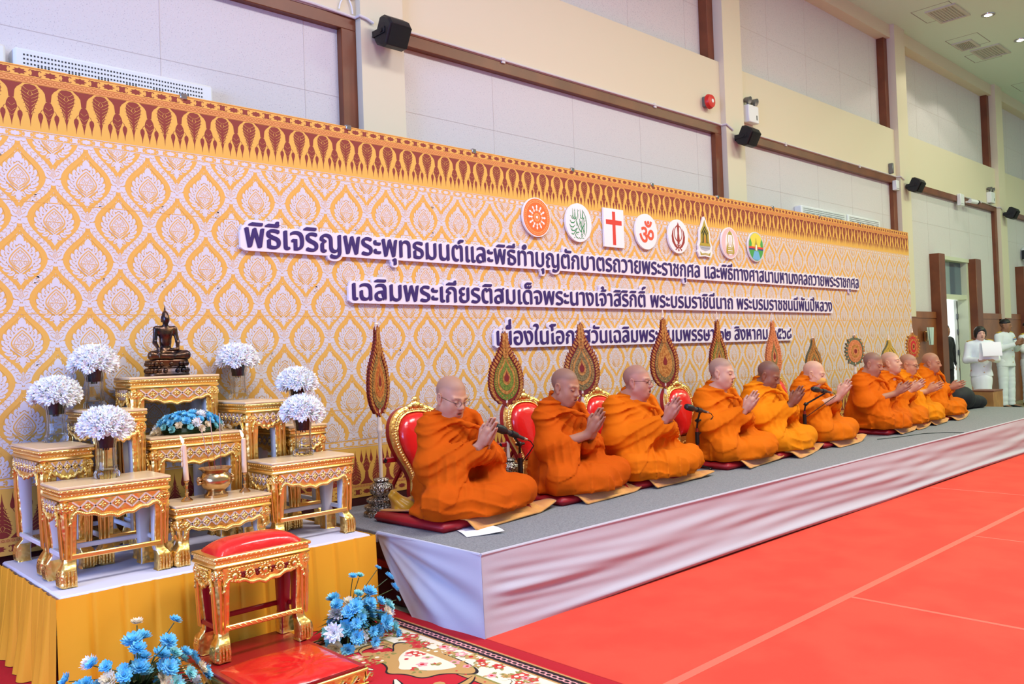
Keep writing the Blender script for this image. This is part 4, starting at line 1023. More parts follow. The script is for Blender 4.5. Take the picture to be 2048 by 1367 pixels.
# flower mound on the middle table
rn = random.Random(5)
t = thing('flower_mound', 'low oval mound of blue and white chrysanthemums on the middle altar table', 'flowers', (1.785, 4.335, .993))
q = MB(LEAF); q.lathe([(.13, 0), (.14, .01), (.12, .05), (.06, .085), (.001, .09)], 20); q.v = [(x, y*.62, z) for x, y, z in q.v]
for k in range(30):
    a = rn.random()*6.28; c, s_ = math.cos(a), math.sin(a); p = Vector((.12*c, .075*s_, .012)); d = Vector((c, s_*.7, .25)); n_ = Vector((-s_, c, 0))*.008
    q.add([p-n_, p+d*.03-n_*1.5, p+d*.065, p+d*.03+n_*1.5, p+n_], [(0, 1, 2, 3, 4)])
q.build('foliage', t)
ga = PI*(3-math.sqrt(5)); n = 62
for k in range(n):
    u = 1-(k+.5)/n; rr = math.sqrt(1-u*u); a = k*ga; d = Vector((rr*math.cos(a), rr*math.sin(a)*.8, u+.1))
    p = (rr*math.cos(a)*.165, rr*math.sin(a)*.095, .018+u*.085)
    edge = u < .35
    o_ = rn.choice(WP+CP+TP) if edge else rn.choice(BP+BP+BP+WP)
    put(o_, t, p, aim(d), rn.uniform(.62, .82))
for dx, dy in ((.20, -.02), (-.19, -.03)): put(CP[0], t, (dx, dy, .012), aim((dx, dy, .2)), .7)
# big floor arrangements
def floor_flowers(cx, cy, lab, W_, D_, H_, n, sd, lean, extra=()):
    rn = random.Random(sd); t = thing('floor_flower_arrangement', lab, 'flowers', (cx, cy, .0145), group='blue floor flower arrangements')
    st = MB(STEMM); lf_ = MB(LEAF); bl = []
    root = Vector((0, .03, .05))
    pts = []
    for k in range(n):
        for _ in range(40):
            u, v, w_ = rn.uniform(-1, 1), rn.uniform(-1, 1), rn.uniform(.05, 1)
            p = Vector((u*W_, v*D_, w_*H_*(1-.55*abs(u)**1.6)))
            p.y -= lean*(1-w_)
            if all((p-o_).length > .036 for o_ in pts): break
        pts.append(p)
    pts += [Vector(e_) for e_ in extra]
    for k, p in enumerate(pts):
        d = (p-root); d.z += .06; d.y -= .05; d.normalize()
        mid = root.lerp(p, .55)+Vector((0, 0, .03)); st.tube([root, mid, p-d*.01], .0022, 5)
        r_ = rn.random(); o_ = rn.choice(BP) if r_ < .68 else rn.choice(TP) if r_ < .84 else rn.choice(WP+CP)
        put(o_, t, p, aim(d), rn.uniform(.80, 1.30) if k < n else rn.uniform(.6, .95))
    for k in range(90):
        a = rn.random()*6.28; e_ = rn.uniform(-.05, 1.0); d = Vector((math.cos(a)*math.cos(e_), math.sin(a)*math.cos(e_)*.8-.15, math.sin(e_)*.8)); L = rn.uniform(.10, W_*1.05)
        p0 = root+d*.02; s_ = d.cross(Vector((0, 0, 1))).normalized()*rn.uniform(.008, .020); drop_ = Vector((0, 0, -.25*L*L/W_))
        q0, q1, q2 = p0+d*L*.35, p0+d*L*.7+drop_*.4, p0+d*L+drop_
        for q_ in (q0, q1, q2): q_.z = max(q_.z, .004)
        lf_.add([p0-s_*.3, p0+s_*.3, q0+s_, q1+s_*.9, q2, q1-s_*.9, q0-s_], [(0, 1, 2, 6), (6, 2, 3, 5), (5, 3, 4)])
    lf_.m(mat('flower_tray', (30, 34, 28), .6)); lf_.lathe([(.001, 0), (.11, 0), (.12, .04), (.10, .05), (.001, .05)], 20)
    lf_.build('foliage', t); st.build('stems', t)
floor_flowers(1.18, 3.40, 'blue chrysanthemum arrangement with white tips at the near platform corner, left of the stool', .25, .13, .29, 60, 11, .12, ((-.24, -.06, .17), (.0, .02, .33), (.14, 0, .31)))
floor_flowers(2.20, 3.50, 'blue chrysanthemum arrangement between the stool and the stage', .18, .11, .24, 54, 23, .10, ((.17, .02, .29), (.22, 0, .24), (.25, -.03, .13), (.05, .0, .28), (.0, -.02, .29), (-.02, -.22, .03), (.25, 0, .18)))

# ------------------------------------------------------------------ altar ware
t = thing('incense_pot', 'round brass incense pot holding sand on the lowest altar table', 'incense pot', (1.765, 3.99, .699))
q = MB(BRASS); q.lathe([(.055, 0), (.056, .012), (.046, .020), (.040, .030), (.062, .048), (.074, .068), (.076, .088), (.066, .108), (.058, .118), (.066, .130), (.078, .138), (.079, .141), (.072, .140), (.056, .122), (.05, .118), (.001, .118)], 36); q.build('bowl', t)
q = MB(mat('incense_sand', (170, 146, 112), .95)); q.lathe([(.001, .122), (.055, .1185)], 20); q.build('sand', t)
for sg in (-1, 1):
    q = MB(BRASS)
    for k in range(5): a = k*PI/2.5; q.ell((sg*(.082), .012*math.cos(a), .084+.014*math.sin(a)), (.010, .008, .008), 8, 5)
    q.ell((sg*.088, 0, .084), (.008, .010, .012), 8, 5); q.build('handle', t)
for dx, tilt, h in ((-.022, -.055, .27), (.0, -.02, .265), (.028, .0, .28)):
    o = thing('incense_stick', 'thin incense stick in the brass pot, %s' % {-.022: 'leftmost and leaning', .0: 'middle one', .028: 'rightmost and upright'}[dx], 'incense stick', (1.765+dx, 3.99, .822), group='incense sticks in the brass pot')
    q = MB(mat('incense_red', (150, 40, 40), .7)); q.tube([(0, 0, -.01), (tilt*.4, 0, h*.4)], .0013, 5); q.build('red_stem', o)
    q = MB(mat('incense_ash', (204, 170, 150), .9)); q.tube([(tilt*.4, 0, h*.4), (tilt, 0, h)], .0021, 5); q.build('burning_end', o)
for x, y, w in ((1.615, 3.975, 'left of the incense pot, with dripping wax'), (1.918, 4.00, 'right of the incense pot')):
    t = thing('candlestick', 'slim brass candlestick %s' % w, 'candle holder', (x, y, .699), group='brass candlesticks')
    q = MB(BRASS); q.lathe([(.027, 0), (.027, .006), (.018, .014), (.008, .022), (.007, .034), (.011, .04), (.007, .048), (.006, .07), (.009, .076), (.007, .084), (.013, .092), (.014, .098), (.001, .098)], 20); q.build('stem', t)
    c = thing('candle', 'lit cream candle in the candlestick %s' % w, 'candle', (x, y, .797), group='lit cream candles')
    tl = -.008 if x < 1.7 else .0
    q = MB(mat('candle_wax', (240, 206, 172), .4, sss=.2)); q.tube([(0, 0, .0005), (tl*.5, 0, .09), (tl, 0, .168), (tl, 0, .172)], [.0125, .0118, .0110, .007], 14)
    if x < 1.7:
        for k in range(4): q.ell((tl-.012, -.003, .15-k*.024), (.004, .004, .014), 6, 5)
    q.build('wax', c)
    q = MB(BLACK); q.tube([(tl, 0, .17), (tl-.003, 0, .182)], .0012, 5); q.build('wick', c)
    q = MB(mat('flame', (255, 226, 170), .5, emit=9)); q.tube([(tl-.003, 0, .176), (tl-.005, 0, .186), (tl-.010, 0, .20), (tl-.018, 0, .214)], [.003, .0075, .005, .0006], 8); q.build('flame', c)
# bronze seated statue (built from a smooth field further below)
# ------------------------------------------------------------------ smooth fields -> meshes (bodies and cloth)
def cap(a, b, r0, r1=None, k=.02, sc=None):
    a = np.array(a, float); b = np.array(b, float); r1 = r0 if r1 is None else r1; d = b-a; dd = max(d@d, 1e-9)
    def f(P):
        t = np.clip(((P-a)@d)/dd, 0, 1); return np.linalg.norm(P-a-t[:, None]*d, axis=1)-(r0+(r1-r0)*t)
    return f, k
def elp(c, r, k=.02, rot=None):
    c = np.array(c, float); r = np.array(r, float); Rm = None if rot is None else np.array(Euler(rot).to_matrix()).T
    def f(P):
        q = P-c
        if Rm is not None: q = q@Rm.T
        k0 = np.linalg.norm(q/r, axis=1); k1 = np.linalg.norm(q/(r*r), axis=1)+1e-9
        return k0*(k0-1)/k1
    return f, k
def slab(c, h, rr, k=.01, rot=None):
    c = np.array(c, float); h = np.array(h, float)-rr; Rm = None if rot is None else np.array(Euler(rot).to_matrix()).T
    def f(P):
        q = P-c
        if Rm is not None: q = q@Rm.T
        q = np.abs(q)-h; return np.linalg.norm(np.maximum(q, 0), axis=1)+np.minimum(q.max(1), 0)-rr
    return f, k
def tor(c, R_, r, k=.01, rot=None, sx_=1, sy=1):
    c = np.array(c, float); Rm = None if rot is None else np.array(Euler(rot).to_matrix()).T
    def f(P):
        q = P-c
        if Rm is not None: q = q@Rm.T
        a = np.hypot(q[:, 0]/sx_, q[:, 1]/sy)-R_; return np.hypot(a, q[:, 2])-r
    return f, k
def chainc(pts, rs, k=.02): return [cap(pts[i], pts[i+1], rs[i], rs[i+1], k) for i in range(len(pts)-1)]
def neg(pr):
    return (pr[0], -pr[1]-1e-9)
def field(prims, post=None):
    def F(P):
        d = None
        for f, k in prims:
            e = f(P)
            if d is None: d = e
            elif k > 0:
                h = np.maximum(k-np.abs(d-e), 0)/k; d = np.minimum(d, e)-h*h*k*.25
            else:
                kk = max(-k, 1e-4); e = -e; h = np.maximum(kk-np.abs(d-e), 0)/kk; d = np.maximum(d, e)+h*h*kk*.25
        return post(P, d) if post else d
    return F
def surf(F, lo, hi, h, margin=1.0):
    lo = np.array(lo, float); B = 8
    nb = np.ceil((np.array(hi)-lo)/(h*B)).astype(int); N = nb*B+1
    D = np.full(N, 1e3, np.float32)
    bi = np.stack(np.meshgrid(*[np.arange(n) for n in nb], indexing='ij'), -1).reshape(-1, 3)
    cen = lo+(bi+.5)*B*h; dc = F(cen); act = np.abs(dc) < B*h*(.95+margin*.35)
    loc = np.stack(np.meshgrid(*[np.arange(B+1)]*3, indexing='ij'), -1).reshape(-1, 3)
    for i0 in range(0, len(bi), 1): break
    ins = bi[~act & (dc < 0)]
    for b_ in ins: D[tuple(slice(b_[k]*B, b_[k]*B+B+1) for k in range(3))] = -1e3
    ab = bi[act]
    for i0 in range(0, len(ab), 400):
        g = (ab[i0:i0+400, None]*B+loc[None]).reshape(-1, 3)
        D[g[:, 0], g[:, 1], g[:, 2]] = F(lo+g*h)
    s = D < 0
    c8 = [(i, j, k) for i in (0, 1) for j in (0, 1) for k in (0, 1)]
    cnt = sum(s[i:N[0]-1+i, j:N[1]-1+j, k:N[2]-1+k].astype(np.int8) for i, j, k in c8)
    cell = (cnt > 0) & (cnt < 8); ci = np.argwhere(cell); idx = np.full(cell.shape, -1, np.int64); idx[cell] = np.arange(len(ci))
    acc = np.zeros((len(ci), 3)); num = np.zeros(len(ci))
    val = {o: np.clip(D[ci[:, 0]+o[0], ci[:, 1]+o[1], ci[:, 2]+o[2]], -h*2, h*2) for o in c8}
    for a in c8:
        for ax in range(3):
            if a[ax]: continue
            b = list(a); b[ax] = 1; b = tuple(b); va, vb = val[a], val[b]; x = (va < 0) != (vb < 0)
            t = va/np.where(x, va-vb, 1); p = np.array(a, float)[None].repeat(len(ci), 0); p[:, ax] += t
            acc[x] += p[x]; num[x] += 1
    V = lo+(ci+acc/np.maximum(num, 1)[:, None])*h
    Q = []
    for ax in range(3):
        o1, o2 = [(1, 2), (2, 0), (0, 1)][ax]
        sl0 = [slice(None)]*3; sl1 = [slice(None)]*3; sl0[ax] = slice(0, -1); sl1[ax] = slice(1, None)
        ed = np.argwhere(s[tuple(sl0)] != s[tuple(sl1)])
        ok = (ed[:, o1] > 0) & (ed[:, o2] > 0) & (ed[:, o1] < N[o1]-1) & (ed[:, o2] < N[o2]-1); ed = ed[ok]
        flip = s[tuple(ed.T)]
        def at(d1, d2):
            e_ = ed.copy(); e_[:, o1] += d1; e_[:, o2] += d2; return idx[tuple(e_.T)]
        q = np.stack([at(-1, -1), at(0, -1), at(0, 0), at(-1, 0)], 1); q[~flip] = q[~flip][:, ::-1]; Q.append(q)
    Q = np.concatenate(Q); Q = Q[(Q >= 0).all(1)]
    return V, Q
def soft_mesh(name, F, lo, hi, h, m_, parent=None, colf=None, relax=1, margin=1.0):
    V, Q = surf(F, lo, hi, h, margin)
    for _ in range(relax):
        S_ = np.zeros_like(V); n_ = np.zeros(len(V))
        for i in range(4):
            a, b = Q[:, i], Q[:, (i+1) % 4]; np.add.at(S_, a, V[b]); np.add.at(S_, b, V[a]); np.add.at(n_, a, 1); np.add.at(n_, b, 1)
        V = V*.5+S_/np.maximum(n_, 1)[:, None]*.5
    me = bpy.data.meshes.new(name); me.vertices.add(len(V)); me.vertices.foreach_set('co', V.ravel())
    me.loops.add(Q.size); me.loops.foreach_set('vertex_index', Q.ravel().astype(np.int32)); me.polygons.add(len(Q))
    me.polygons.foreach_set('loop_start', np.arange(0, Q.size, 4, dtype=np.int32)); me.polygons.foreach_set('loop_total', np.full(len(Q), 4, np.int32))
    me.update(calc_edges=True); me.polygons.foreach_set('use_smooth', [True]*len(Q)); me.materials.append(m_)
    if colf is not None:
        at = me.color_attributes.new('tint', 'FLOAT_COLOR', 'POINT'); c = np.ones((len(V), 4)); c[:, :3] = colf(V); at.data.foreach_set('color', c.ravel())
    me.validate(); me.update()
    o = bpy.data.objects.new(name, me); C.objects.link(o)
    if parent is not None: o.parent = parent
    return o
def wob(P, s, seed):
    r = np.random.RandomState(seed); v = 0
    for i in range(4):
        d = r.randn(3); d /= np.linalg.norm(d); v = v+np.sin(P@d*s*(1+.6*i)+r.rand()*6)/(1+.5*i)
    return v/2.3

# ---- head in its own frame: faces -y, origin mid head, about .235 tall
def head_prims(o):
    w = o.get('w', 1.0); jaw = o.get('jaw', 1.0); lip = o.get('open', 0.0); ch = o.get('cheek', 1.0)
    P = [elp((0, .018, .036), (.076*w, .094, .082), .02), elp((0, -.022, -.030), (.061*w, .066, .082), .035),
         elp((0, -.040, -.084), (.036*w*jaw, .036, .030), .035),
         elp((.040*w, -.040, -.036), (.026*ch, .030, .032), .03), elp((-.040*w, -.040, -.036), (.026*ch, .030, .032), .03),
         cap((.052*w, .0, -.060), (.020, -.045, -.092), .022*jaw, .020, .03), cap((-.052*w, .0, -.060), (-.020, -.045, -.092), .022*jaw, .020, .03),
         cap((0, .022, -.06), (0, .036, -.15), .052*w, .060*w, .03),
         cap((-.046*w, -.066, .022), (-.010, -.082, .019), .010, .009, .014), cap((.046*w, -.066, .022), (.010, -.082, .019), .010, .009, .014),
         neg(elp((.031*w, -.092, .002), (.018, .014, .012), .014)), neg(elp((-.031*w, -.092, .002), (.018, .014, .012), .014)),
         elp((.031*w, -.0735, .002), (.017, .012, .0105), .004), elp((-.031*w, -.0735, .002), (.017, .012, .0105), .004),
         cap((0, -.080, .016), (0, -.100, -.024), .0075, .0125, .012), elp((.0125, -.090, -.030), (.0095, .012, .008), .008), elp((-.0125, -.090, -.030), (.0095, .012, .008), .008),
         neg(elp((.006, -.098, -.036), (.0035, .005, .003), .002)), neg(elp((-.006, -.098, -.036), (.0035, .005, .003), .002)),
         elp((0, -.072, -.062), (.030, .020, .020), .015),
         cap((-.020, -.082, -.057), (.020, -.082, -.057), .0062, .0062, .006), cap((-.017, -.082, -.067-lip*.6), (.017, -.082, -.067-lip*.6), .0068, .0068, .006),
         neg(elp((0, -.094, -.0620-lip*.3), (.020, .012, .0018+lip*.5), .003))]
    for s in (-1, 1):
        P += [elp((s*.081*w, .014, -.004), (.009, .021, .034), .008, (0, s*.22, 0)), neg(elp((s*.089*w, .010, .000), (.006, .011, .018), .006)), elp((s*.079*w, .006, -.034), (.008, .010, .012), .008)]
    return P
SKIN = mat('skin', (200, 150, 120), .5, attr='tint', sss=.03, spec=.35)
def lerp3(a, b, t): return a[None]*(1-t[:, None])+b[None]*t[:, None]
def head_cols(V, o, col):
    """V in head frame -> colour of scalp stubble, brows, lash lines and lips (linear)"""
    sk = np.array(lin(o['skin'])); c = np.repeat(sk[None], len(V), 0)
    x, y, z = V.T; ax = np.abs(x); w = o.get('w', 1.0)
    st = np.clip((z-.048-.35*np.clip(-.050-y, 0, 1)+.50*np.clip(y-.0, 0, .12))/.02, 0, 1)*np.clip((y+.076)/.012, 0, 1)
    st = np.maximum(st, np.clip((y-.028)/.012, 0, 1)*np.clip((z+.055)/.012, 0, 1)*(ax < .078*w))
    c = c*(1-(st*o.get('stub', .35))[:, None])+np.array(lin((74, 70, 72)))[None]*(st*o.get('stub', .35))[:, None]
    def paint(m, rgb, a):
        nonlocal c; m = np.clip(m, 0, 1)*a; c = c*(1-m[:, None])+np.array(lin(rgb))[None]*m[:, None]
    fr = np.clip((-y-.055)/.01, 0, 1)
    paint((1-np.abs(z-.0255+.10*np.abs(ax-.030))/.0045)*2*(ax > .010)*(ax < .050*w)*fr, (70, 52, 46), o.get('brow', .55))
    e = ((ax-.031*w)/.017)**2
    lash = (1-np.abs(z-(-.0035+.004*(e)))/.0026)*2*(e < 1)*fr; paint(lash, (46, 30, 28), .9)
    if o.get('eyes'): paint((1-np.abs(z-.001)/.0035)*2*(((ax-.031*w)/.012)**2 < 1)*fr, (60, 44, 40), .8)
    paint(((1-(x/.023)**2)-((z+.0625)/.0135)**2)*3*fr, (158, 84, 78), .6)
    paint(((1-(x/.018)**2)-((z+.0620+o.get('open', 0)*.3)/(.0030+o.get('open', 0)*.5))**2)*3*fr, (60, 26, 26), .85)
    paint((1-((ax-.006)/.004)**2-((z+.036)/.003)**2)*2*fr, (70, 36, 32), .7)
    return c
# ---- joined hands; frame: u finger direction, w towards the little finger, n to the right hand side
def hand_prims(base, u, wd, n, s=1.0, k=.006, curl=0):
    base, u, wd, n = [np.array(q, float) for q in (base, u, wd, n)]
    P = []
    c = base+n*.013*s
    P += chainc([c, c+u*.045*s, c+u*.092*s], [.024*s, .026*s, .022*s], .012)
    for j, (off, L, r) in enumerate(((-.030, .074, .0088), (-.010, .084, .0092), (.011, .078, .0088), (.030, .060, .0078))):
        a = base+u*(.086-.006*abs(j-1.2))*s+wd*off*s+n*.0125*s; m = a+u*L*.5*s+wd*off*.06*s-n*.0035*s; e = a+u*L*s+wd*off*.10*s-n*.006*s
        P.append(cap(base+u*.02*s+wd*off*.75*s+n*.013*s, a, .013*s, .0105*s, k)); P += [cap(a, m, r*s*1.05, r*s*.95, .002), cap(m, e, r*s*.95, r*s*.74, .004)]
    ta = base-wd*.028*s+u*.014*s+n*.010*s; tb = ta-wd*.026*s+u*.038*s-n*.002*s; tc = tb-wd*.002*s+u*.034*s-n*.004*s
    P += [cap(ta, tb, .0145*s, .011*s, .012), cap(tb, tc, .0105*s, .0080*s, .004)]
    return P
# ------------------------------------------------------------------ bronze statue
t = thing('seated_statue', 'dark bronze seated meditating statue on a lotus base, on the tallest altar table', 'statue', (1.765, 4.56, 1.2915))
q = MB(BRONZE)
rings = []
for z, w, d in ((0, .112, .070), (.006, .114, .072), (.014, .112, .070), (.018, .106, .066), (.030, .100, .062), (.040, .094, .056), (.044, .096, .058), (.050, .094, .056), (.066, .104, .064), (.080, .110, .068), (.084, .108, .066), (.086, .10, .06)):
    rings.append([(w*math.copysign(abs(math.cos(a))**.6, math.cos(a)), d*math.copysign(abs(math.sin(a))**.8, math.sin(a)), z) for a in [2*PI*k/40 for k in range(40)]])
q.loft(rings)
for zz, n_, up_, w, d in ((.064, 20, 1, .101, .061), (.028, 22, -1, .104, .065)):
    for k in range(n_):
        a = 2*PI*k/n_; c, s_ = math.cos(a), math.sin(a); x, y = w*math.copysign(abs(c)**.6, c), d*math.copysign(abs(s_)**.8, s_)
        q.ell((x*1.01, y*1.02, zz), (.012, .012, .014), 8, 6)
q.build('lotus_base', t)
S_ = .30
def statue_prims():
    P = [elp((0, .02, .10), (.13, .10, .09), .05), elp((0, .02, .30), (.105, .075, .17), .06), elp((0, .015, .42), (.135, .078, .085), .06),
         cap((-.15, .02, .47), (.15, .02, .47), .050, .050, .05), cap((0, .01, .47), (0, -.005, .56), .048, .042, .03),
         elp((0, -.008, .635), (.066, .074, .088), .02), elp((0, -.03, .60), (.050, .052, .055), .03), cap((0, -.080, .65), (0, -.088, .625), .006, .011, .01),
         elp((0, .005, .70), (.05, .055, .045), .02), cap((0, .005, .73), (0, .008, .85), .024, .003, .01)]
    for s in (-1, 1):
        P += [cap((s*.165, .015, .465), (s*.20, -.02, .27), .044, .036, .03), elp((s*.068, .0, .615), (.009, .018, .05), .008)]
        P += [cap((s*.08, .02, .09), (s*.30, -.15, .075), .085, .068, .04), cap((s*.30, -.15, .07), (-s*.02, -.24, .055), .062, .040, .03)]
        P += [elp((s*.028, -.076, .645), (.014, .008, .006), .004)]
    P += chainc([(-.20, -.02, .27), (-.20, -.19, .17), (-.205, -.235, .10)], [.036, .026, .026], .02) + chainc([(-.205, -.235, .10), (-.205, -.262, .03)], [.026, .012], .01)
    P += chainc([(.20, -.02, .27), (.15, -.14, .165), (.02, -.19, .155)], [.036, .028, .022], .02)+[elp((-.02, -.185, .15), (.05, .035, .014), .01)]
    P += [elp((-.02, -.24, .075), (.07, .03, .024), .015), cap((.10, -.075, .45), (.03, -.09, .20), .010, .010, .01)]
    return P
o = soft_mesh('body', field(statue_prims()), (-.42, -.32, -.02), (.42, .16, .88), .011, BRONZE, t, relax=1); o.scale = (S_*1.02, S_, S_*1.19); o.location = (0, .006, .083)

# ------------------------------------------------------------------ stage
DECK = mat('grey_stage_carpet', (138, 140, 142), .95, bump=('noise', 220, .4, .004), mix=((118, 119, 123), 120, .4, .6, 'noise'))
SX0, SX1, SY0, SY1, SH = 2.625, 12.9, 3.03, 4.70, .394
t = thing('stage', 'long low stage with grey carpet deck and white cloth skirt', 'stage', (0, 0, 0))
q = MB(DECK); q.box((SX0, SY0, SH-.02), (SX1, SY1, SH), .004); q.build('carpet_deck', t)
q = MB(mat('dark_red_base', (70, 18, 18), .7)); q.box((SX0+.04, SY0+.05, .01), (SX1-.02, SY1-.02, SH-.021)); 
q.m(mat('red_steel', (150, 24, 24), .4)); q.box((SX0+.02, 3.5, .20), (SX0+.045, SY1-.02, .235)); q.box((SX0+.02, 4.2, .01), (SX0+.045, 4.24, SH-.02)); q.build('frame', t)
def front(u, v):
    x = SX0-.012+(SX1-SX0)*u; hem = .004+.012*abs(math.sin(x*.8+.6))*(1 if x > 3.2 else .2)
    z = (SH+.006)*(1-v)+hem*v
    b = math.sin(PI*v)**.7
    e_ = .35+.65*abs(math.sin(x*.43+.4)); f = .008*e_*math.sin(z*30+1.7*math.sin(x*.9)+x*.35)+.005*(1.3-e_)*math.sin(z*85+2.2*math.sin(x*.55+1)+x*.9)+.0035*math.sin(z*55-x*3.1+math.sin(x*2))+.008*math.sin(x*1.7+z*8)
    near = max(0, 1-(x-SX0)/1.4); f += near*.006*math.sin(z*110+x*6)*b
    f *= min(1, (x-SX0+.012)/.18)
    y = SY0-.014-.010*v-f*b*.85-.022*math.exp(-((v-.94)/.05)**2)*min(1, max(0, (x-2.75)/.8))
    return (x, y, z)
q = MB(CLOTHW); q.grid(front, 520, 40); q.build('front_skirt', t, 180)
def side(u, v):
    # u 0 at the back .. 1 at the front corner; v 0 top .. 1 floor
    yt = 3.875+(SY0-.016-3.875)*u; yb = 3.55+(SY0-.026-3.55)*u
    z = (SH+.006)*(1-v)+.004; sag = .004*math.sin(PI*u)*(1-v)
    y = yt+(yb-yt)*v**1.3
    dy, dz = 3.875-y, SH-z; ang = math.atan2(dz, dy+1e-4); rr = math.hypot(dy, dz)
    f = .020*math.sin(ang*13+.6)*min(1, rr/.4)+.010*math.sin(ang*31+2)*min(1, rr/.5)
    x = SX0-.014-.020*v*(1-u)-f*math.sin(PI*min(1, u*1.0+.0))**.5*(.35+.65*math.sin(PI*min(1, v+.08))) if 0 < u < 1 else SX0-.014-.02*v*(1-u)
    return (x, y, z-sag)
q = MB(CLOTHW); q.grid(side, 70, 40); q.build('side_skirt', t, 180)
q = MB(CLOTHW); q.tube([(SX0-.012, 3.89, SH-.04), (SX0-.014, 3.86, SH+.0), (SX0-.012, 3.5, SH+.004), (SX0-.012, SY0-.012, SH+.004)], [.02, .012, .009, .008], 8); q.tube([(SX0-.012, SY0-.012, SH+.004), (6, SY0-.012, SH+.004), (SX1, SY0-.012, SH+.004)], .008, 8); q.build('hem_roll', t)

# ------------------------------------------------------------------ monks' furniture
def chair(x, lab, y=4.235, rz=0):
    t = thing('floor_chair', lab, 'chair', (x, y, SH), rz, 'gilded floor chairs behind the seated row')
    half = [(.0, .10), (.10, .115), (.19, .105), (.27, .135), (.36, .185), (.46, .215), (.55, .205), (.615, .16), (.65, .09), (.66, 0)]
    L = [(w, z) for z, w in half]; n = 40
    def interp(zq):
        for (z0, w0), (z1, w1) in zip(half, half[1:]):
            if z0 <= zq <= z1: return w0+(w1-w0)*(zq-z0)/(z1-z0)
        return 0
    pts = []
    for i in range(len(half)-1):
        for k in range(5):
            f_ = k/5; p0 = half[max(i-1, 0)]; p1 = half[i]; p2 = half[i+1]; p3 = half[min(i+2, len(half)-1)]
            cr_ = lambda a, b, c, d: .5*(2*b+(c-a)*f_+(2*a-5*b+4*c-d)*f_*f_+(3*b-a-3*c+d)*f_**3)
            pts.append((cr_(p0[1], p1[1], p2[1], p3[1]), cr_(p0[0], p1[0], p2[0], p3[0])))
    pts.append((0, .66)); outl = pts+[(-a, z) for a, z in pts[-2::-1]]
    tilt = T(0, 0, 0, rx=-.16)
    q = MB(REDL); q.M = tilt; q.prism(outl, .0, .035); q.build('back_panel', t)
    def ins(d): 
        cz = .40; return [(a*(1-d/.2), cz+(z-cz)*(1-d/.30)) for a, z in outl]
    rim = MB(GOLDC); rim.M = tilt
    i0, i1, i2 = outl, ins(.022), ins(.062); N_ = len(outl)
    rings = [[(p[0], .004, p[1]) for p in i0], [(p[0], -.014, p[1]) for p in ins(.006)], [(p[0], -.020, p[1]) for p in i1], [(p[0], -.012, p[1]) for p in ins(.034)], [(p[0], -.020, p[1]) for p in ins(.052)], [(p[0], -.002, p[1]) for p in i2]]
    rim.loft(rings, False, False)
    rim.m(GOLDF)
    for k in range(2, N_-2): p = ins(.036)[k]; rim.ell((p[0], -.016, p[1]), (.009, .007, .009), 6, 4)
    rim.ell((0, -.012, .655), (.045, .02, .03), 12, 8)
    for sg in (-1, 1): rim.ell((sg*.045, -.010, .645), (.025, .016, .022), 10, 6); rim.ell((sg*.085, -.010, .625), (.022, .014, .018), 10, 6)
    rim.ell((0, -.014, .69), (.022, .014, .022), 10, 6)
    rim.build('gilded_frame', t)
    q = MB(GOLDC); q.M = tilt; q.prism([(-.10, .0), (.10, .0), (.115, .09), (.09, .20), (-.09, .20), (-.115, .09)], -.024, 0); q.m(GOLDF)
    for k in range(24): a = k*2.4; r_ = .012*math.sqrt(k); q.ell((r_*1.3*math.cos(a), -.026, .10+r_*1.4*math.sin(a)), (.010, .008, .010), 6, 4)
    q.build('carved_base', t)
    q = MB(REDV); q.M = tilt; sm = [p for p in ins(.058) if p[1] > .19]
    rs = []
    for f_, dy in ((1, -.004), (.97, -.022), (.88, -.042), (.7, -.056), (.4, -.064), (.02, -.066)): rs.append([(p[0]*f_, dy, .43+(p[1]-.43)*f_) for p in sm])
    q.loft(rs, False, True); q.build('padded_back', t, 80)
    q = MB(REDL)
    for sg in (-1, 1): q.tube([(sg*.11, .06, .32), (sg*.15, .26, .012)], .014, 6)
    q.box((-.26, .085, .305), (.20, .115, .335), .003); q.build('folding_legs', t)
    q = MB(BLACK)
    for k in range(4): q.ell((-.245+.008*math.cos(k*1.6), .083, .322+.009*math.sin(k*1.6)), (.007, .006, .007), 6, 4)
    q.build('frame_clip', t)
CH = [(3.235, 'red and gold floor chair behind the seated person nearest the altar'), (4.200, 'red and gold floor chair second from the altar, beside the green-patterned fan'), (5.000, 'red and gold floor chair behind the stout person with glasses'), (6.060, 'red and gold floor chair showing widely behind the second microphone'), (6.795, 'red and gold floor chair behind the darker fifth person with bowed head'), (7.733, 'red and gold floor chair behind the masked person'), (8.50, 'red and gold floor chair right of the masked person')]
for x, lab in CH: chair(x, lab)
# ceremonial fans
FM = {'maroon': mat('fan_maroon', (124, 30, 26), .7), 'gold': mat('fan_gold_thread', (206, 150, 74), .5, .3, ('noise', 300, .5, .003), ((170, 104, 44), 60, .4, .6, 'noise')), 'green': mat('fan_green', (126, 140, 44), .6, 0, ('noise', 300, .5, .003), ((84, 100, 34), 90, .4, .6, 'noise')), 'olive': mat('fan_olive', (150, 132, 78), .6, .2, ('noise', 300, .5, .003), ((104, 84, 44), 90, .4, .6, 'noise')), 'orange': mat('fan_orange', (206, 118, 50), .6, .1, ('noise', 300, .5, .003), ((168, 84, 34), 70, .4, .6, 'noise')), 'copper': mat('fan_copper', (198, 112, 60), .55, .2, ('noise', 300, .5, .003), ((226, 150, 96), 70, .4, .6, 'noise')), 'teal': mat('fan_teal', (96, 104, 76), .6), 'red': mat('fan_red', (190, 30, 40), .6), 'yellow': mat('fan_yellow', (214, 178, 70), .5, .2)}
POLE = mat('ivory_pole', (226, 208, 184), .35)
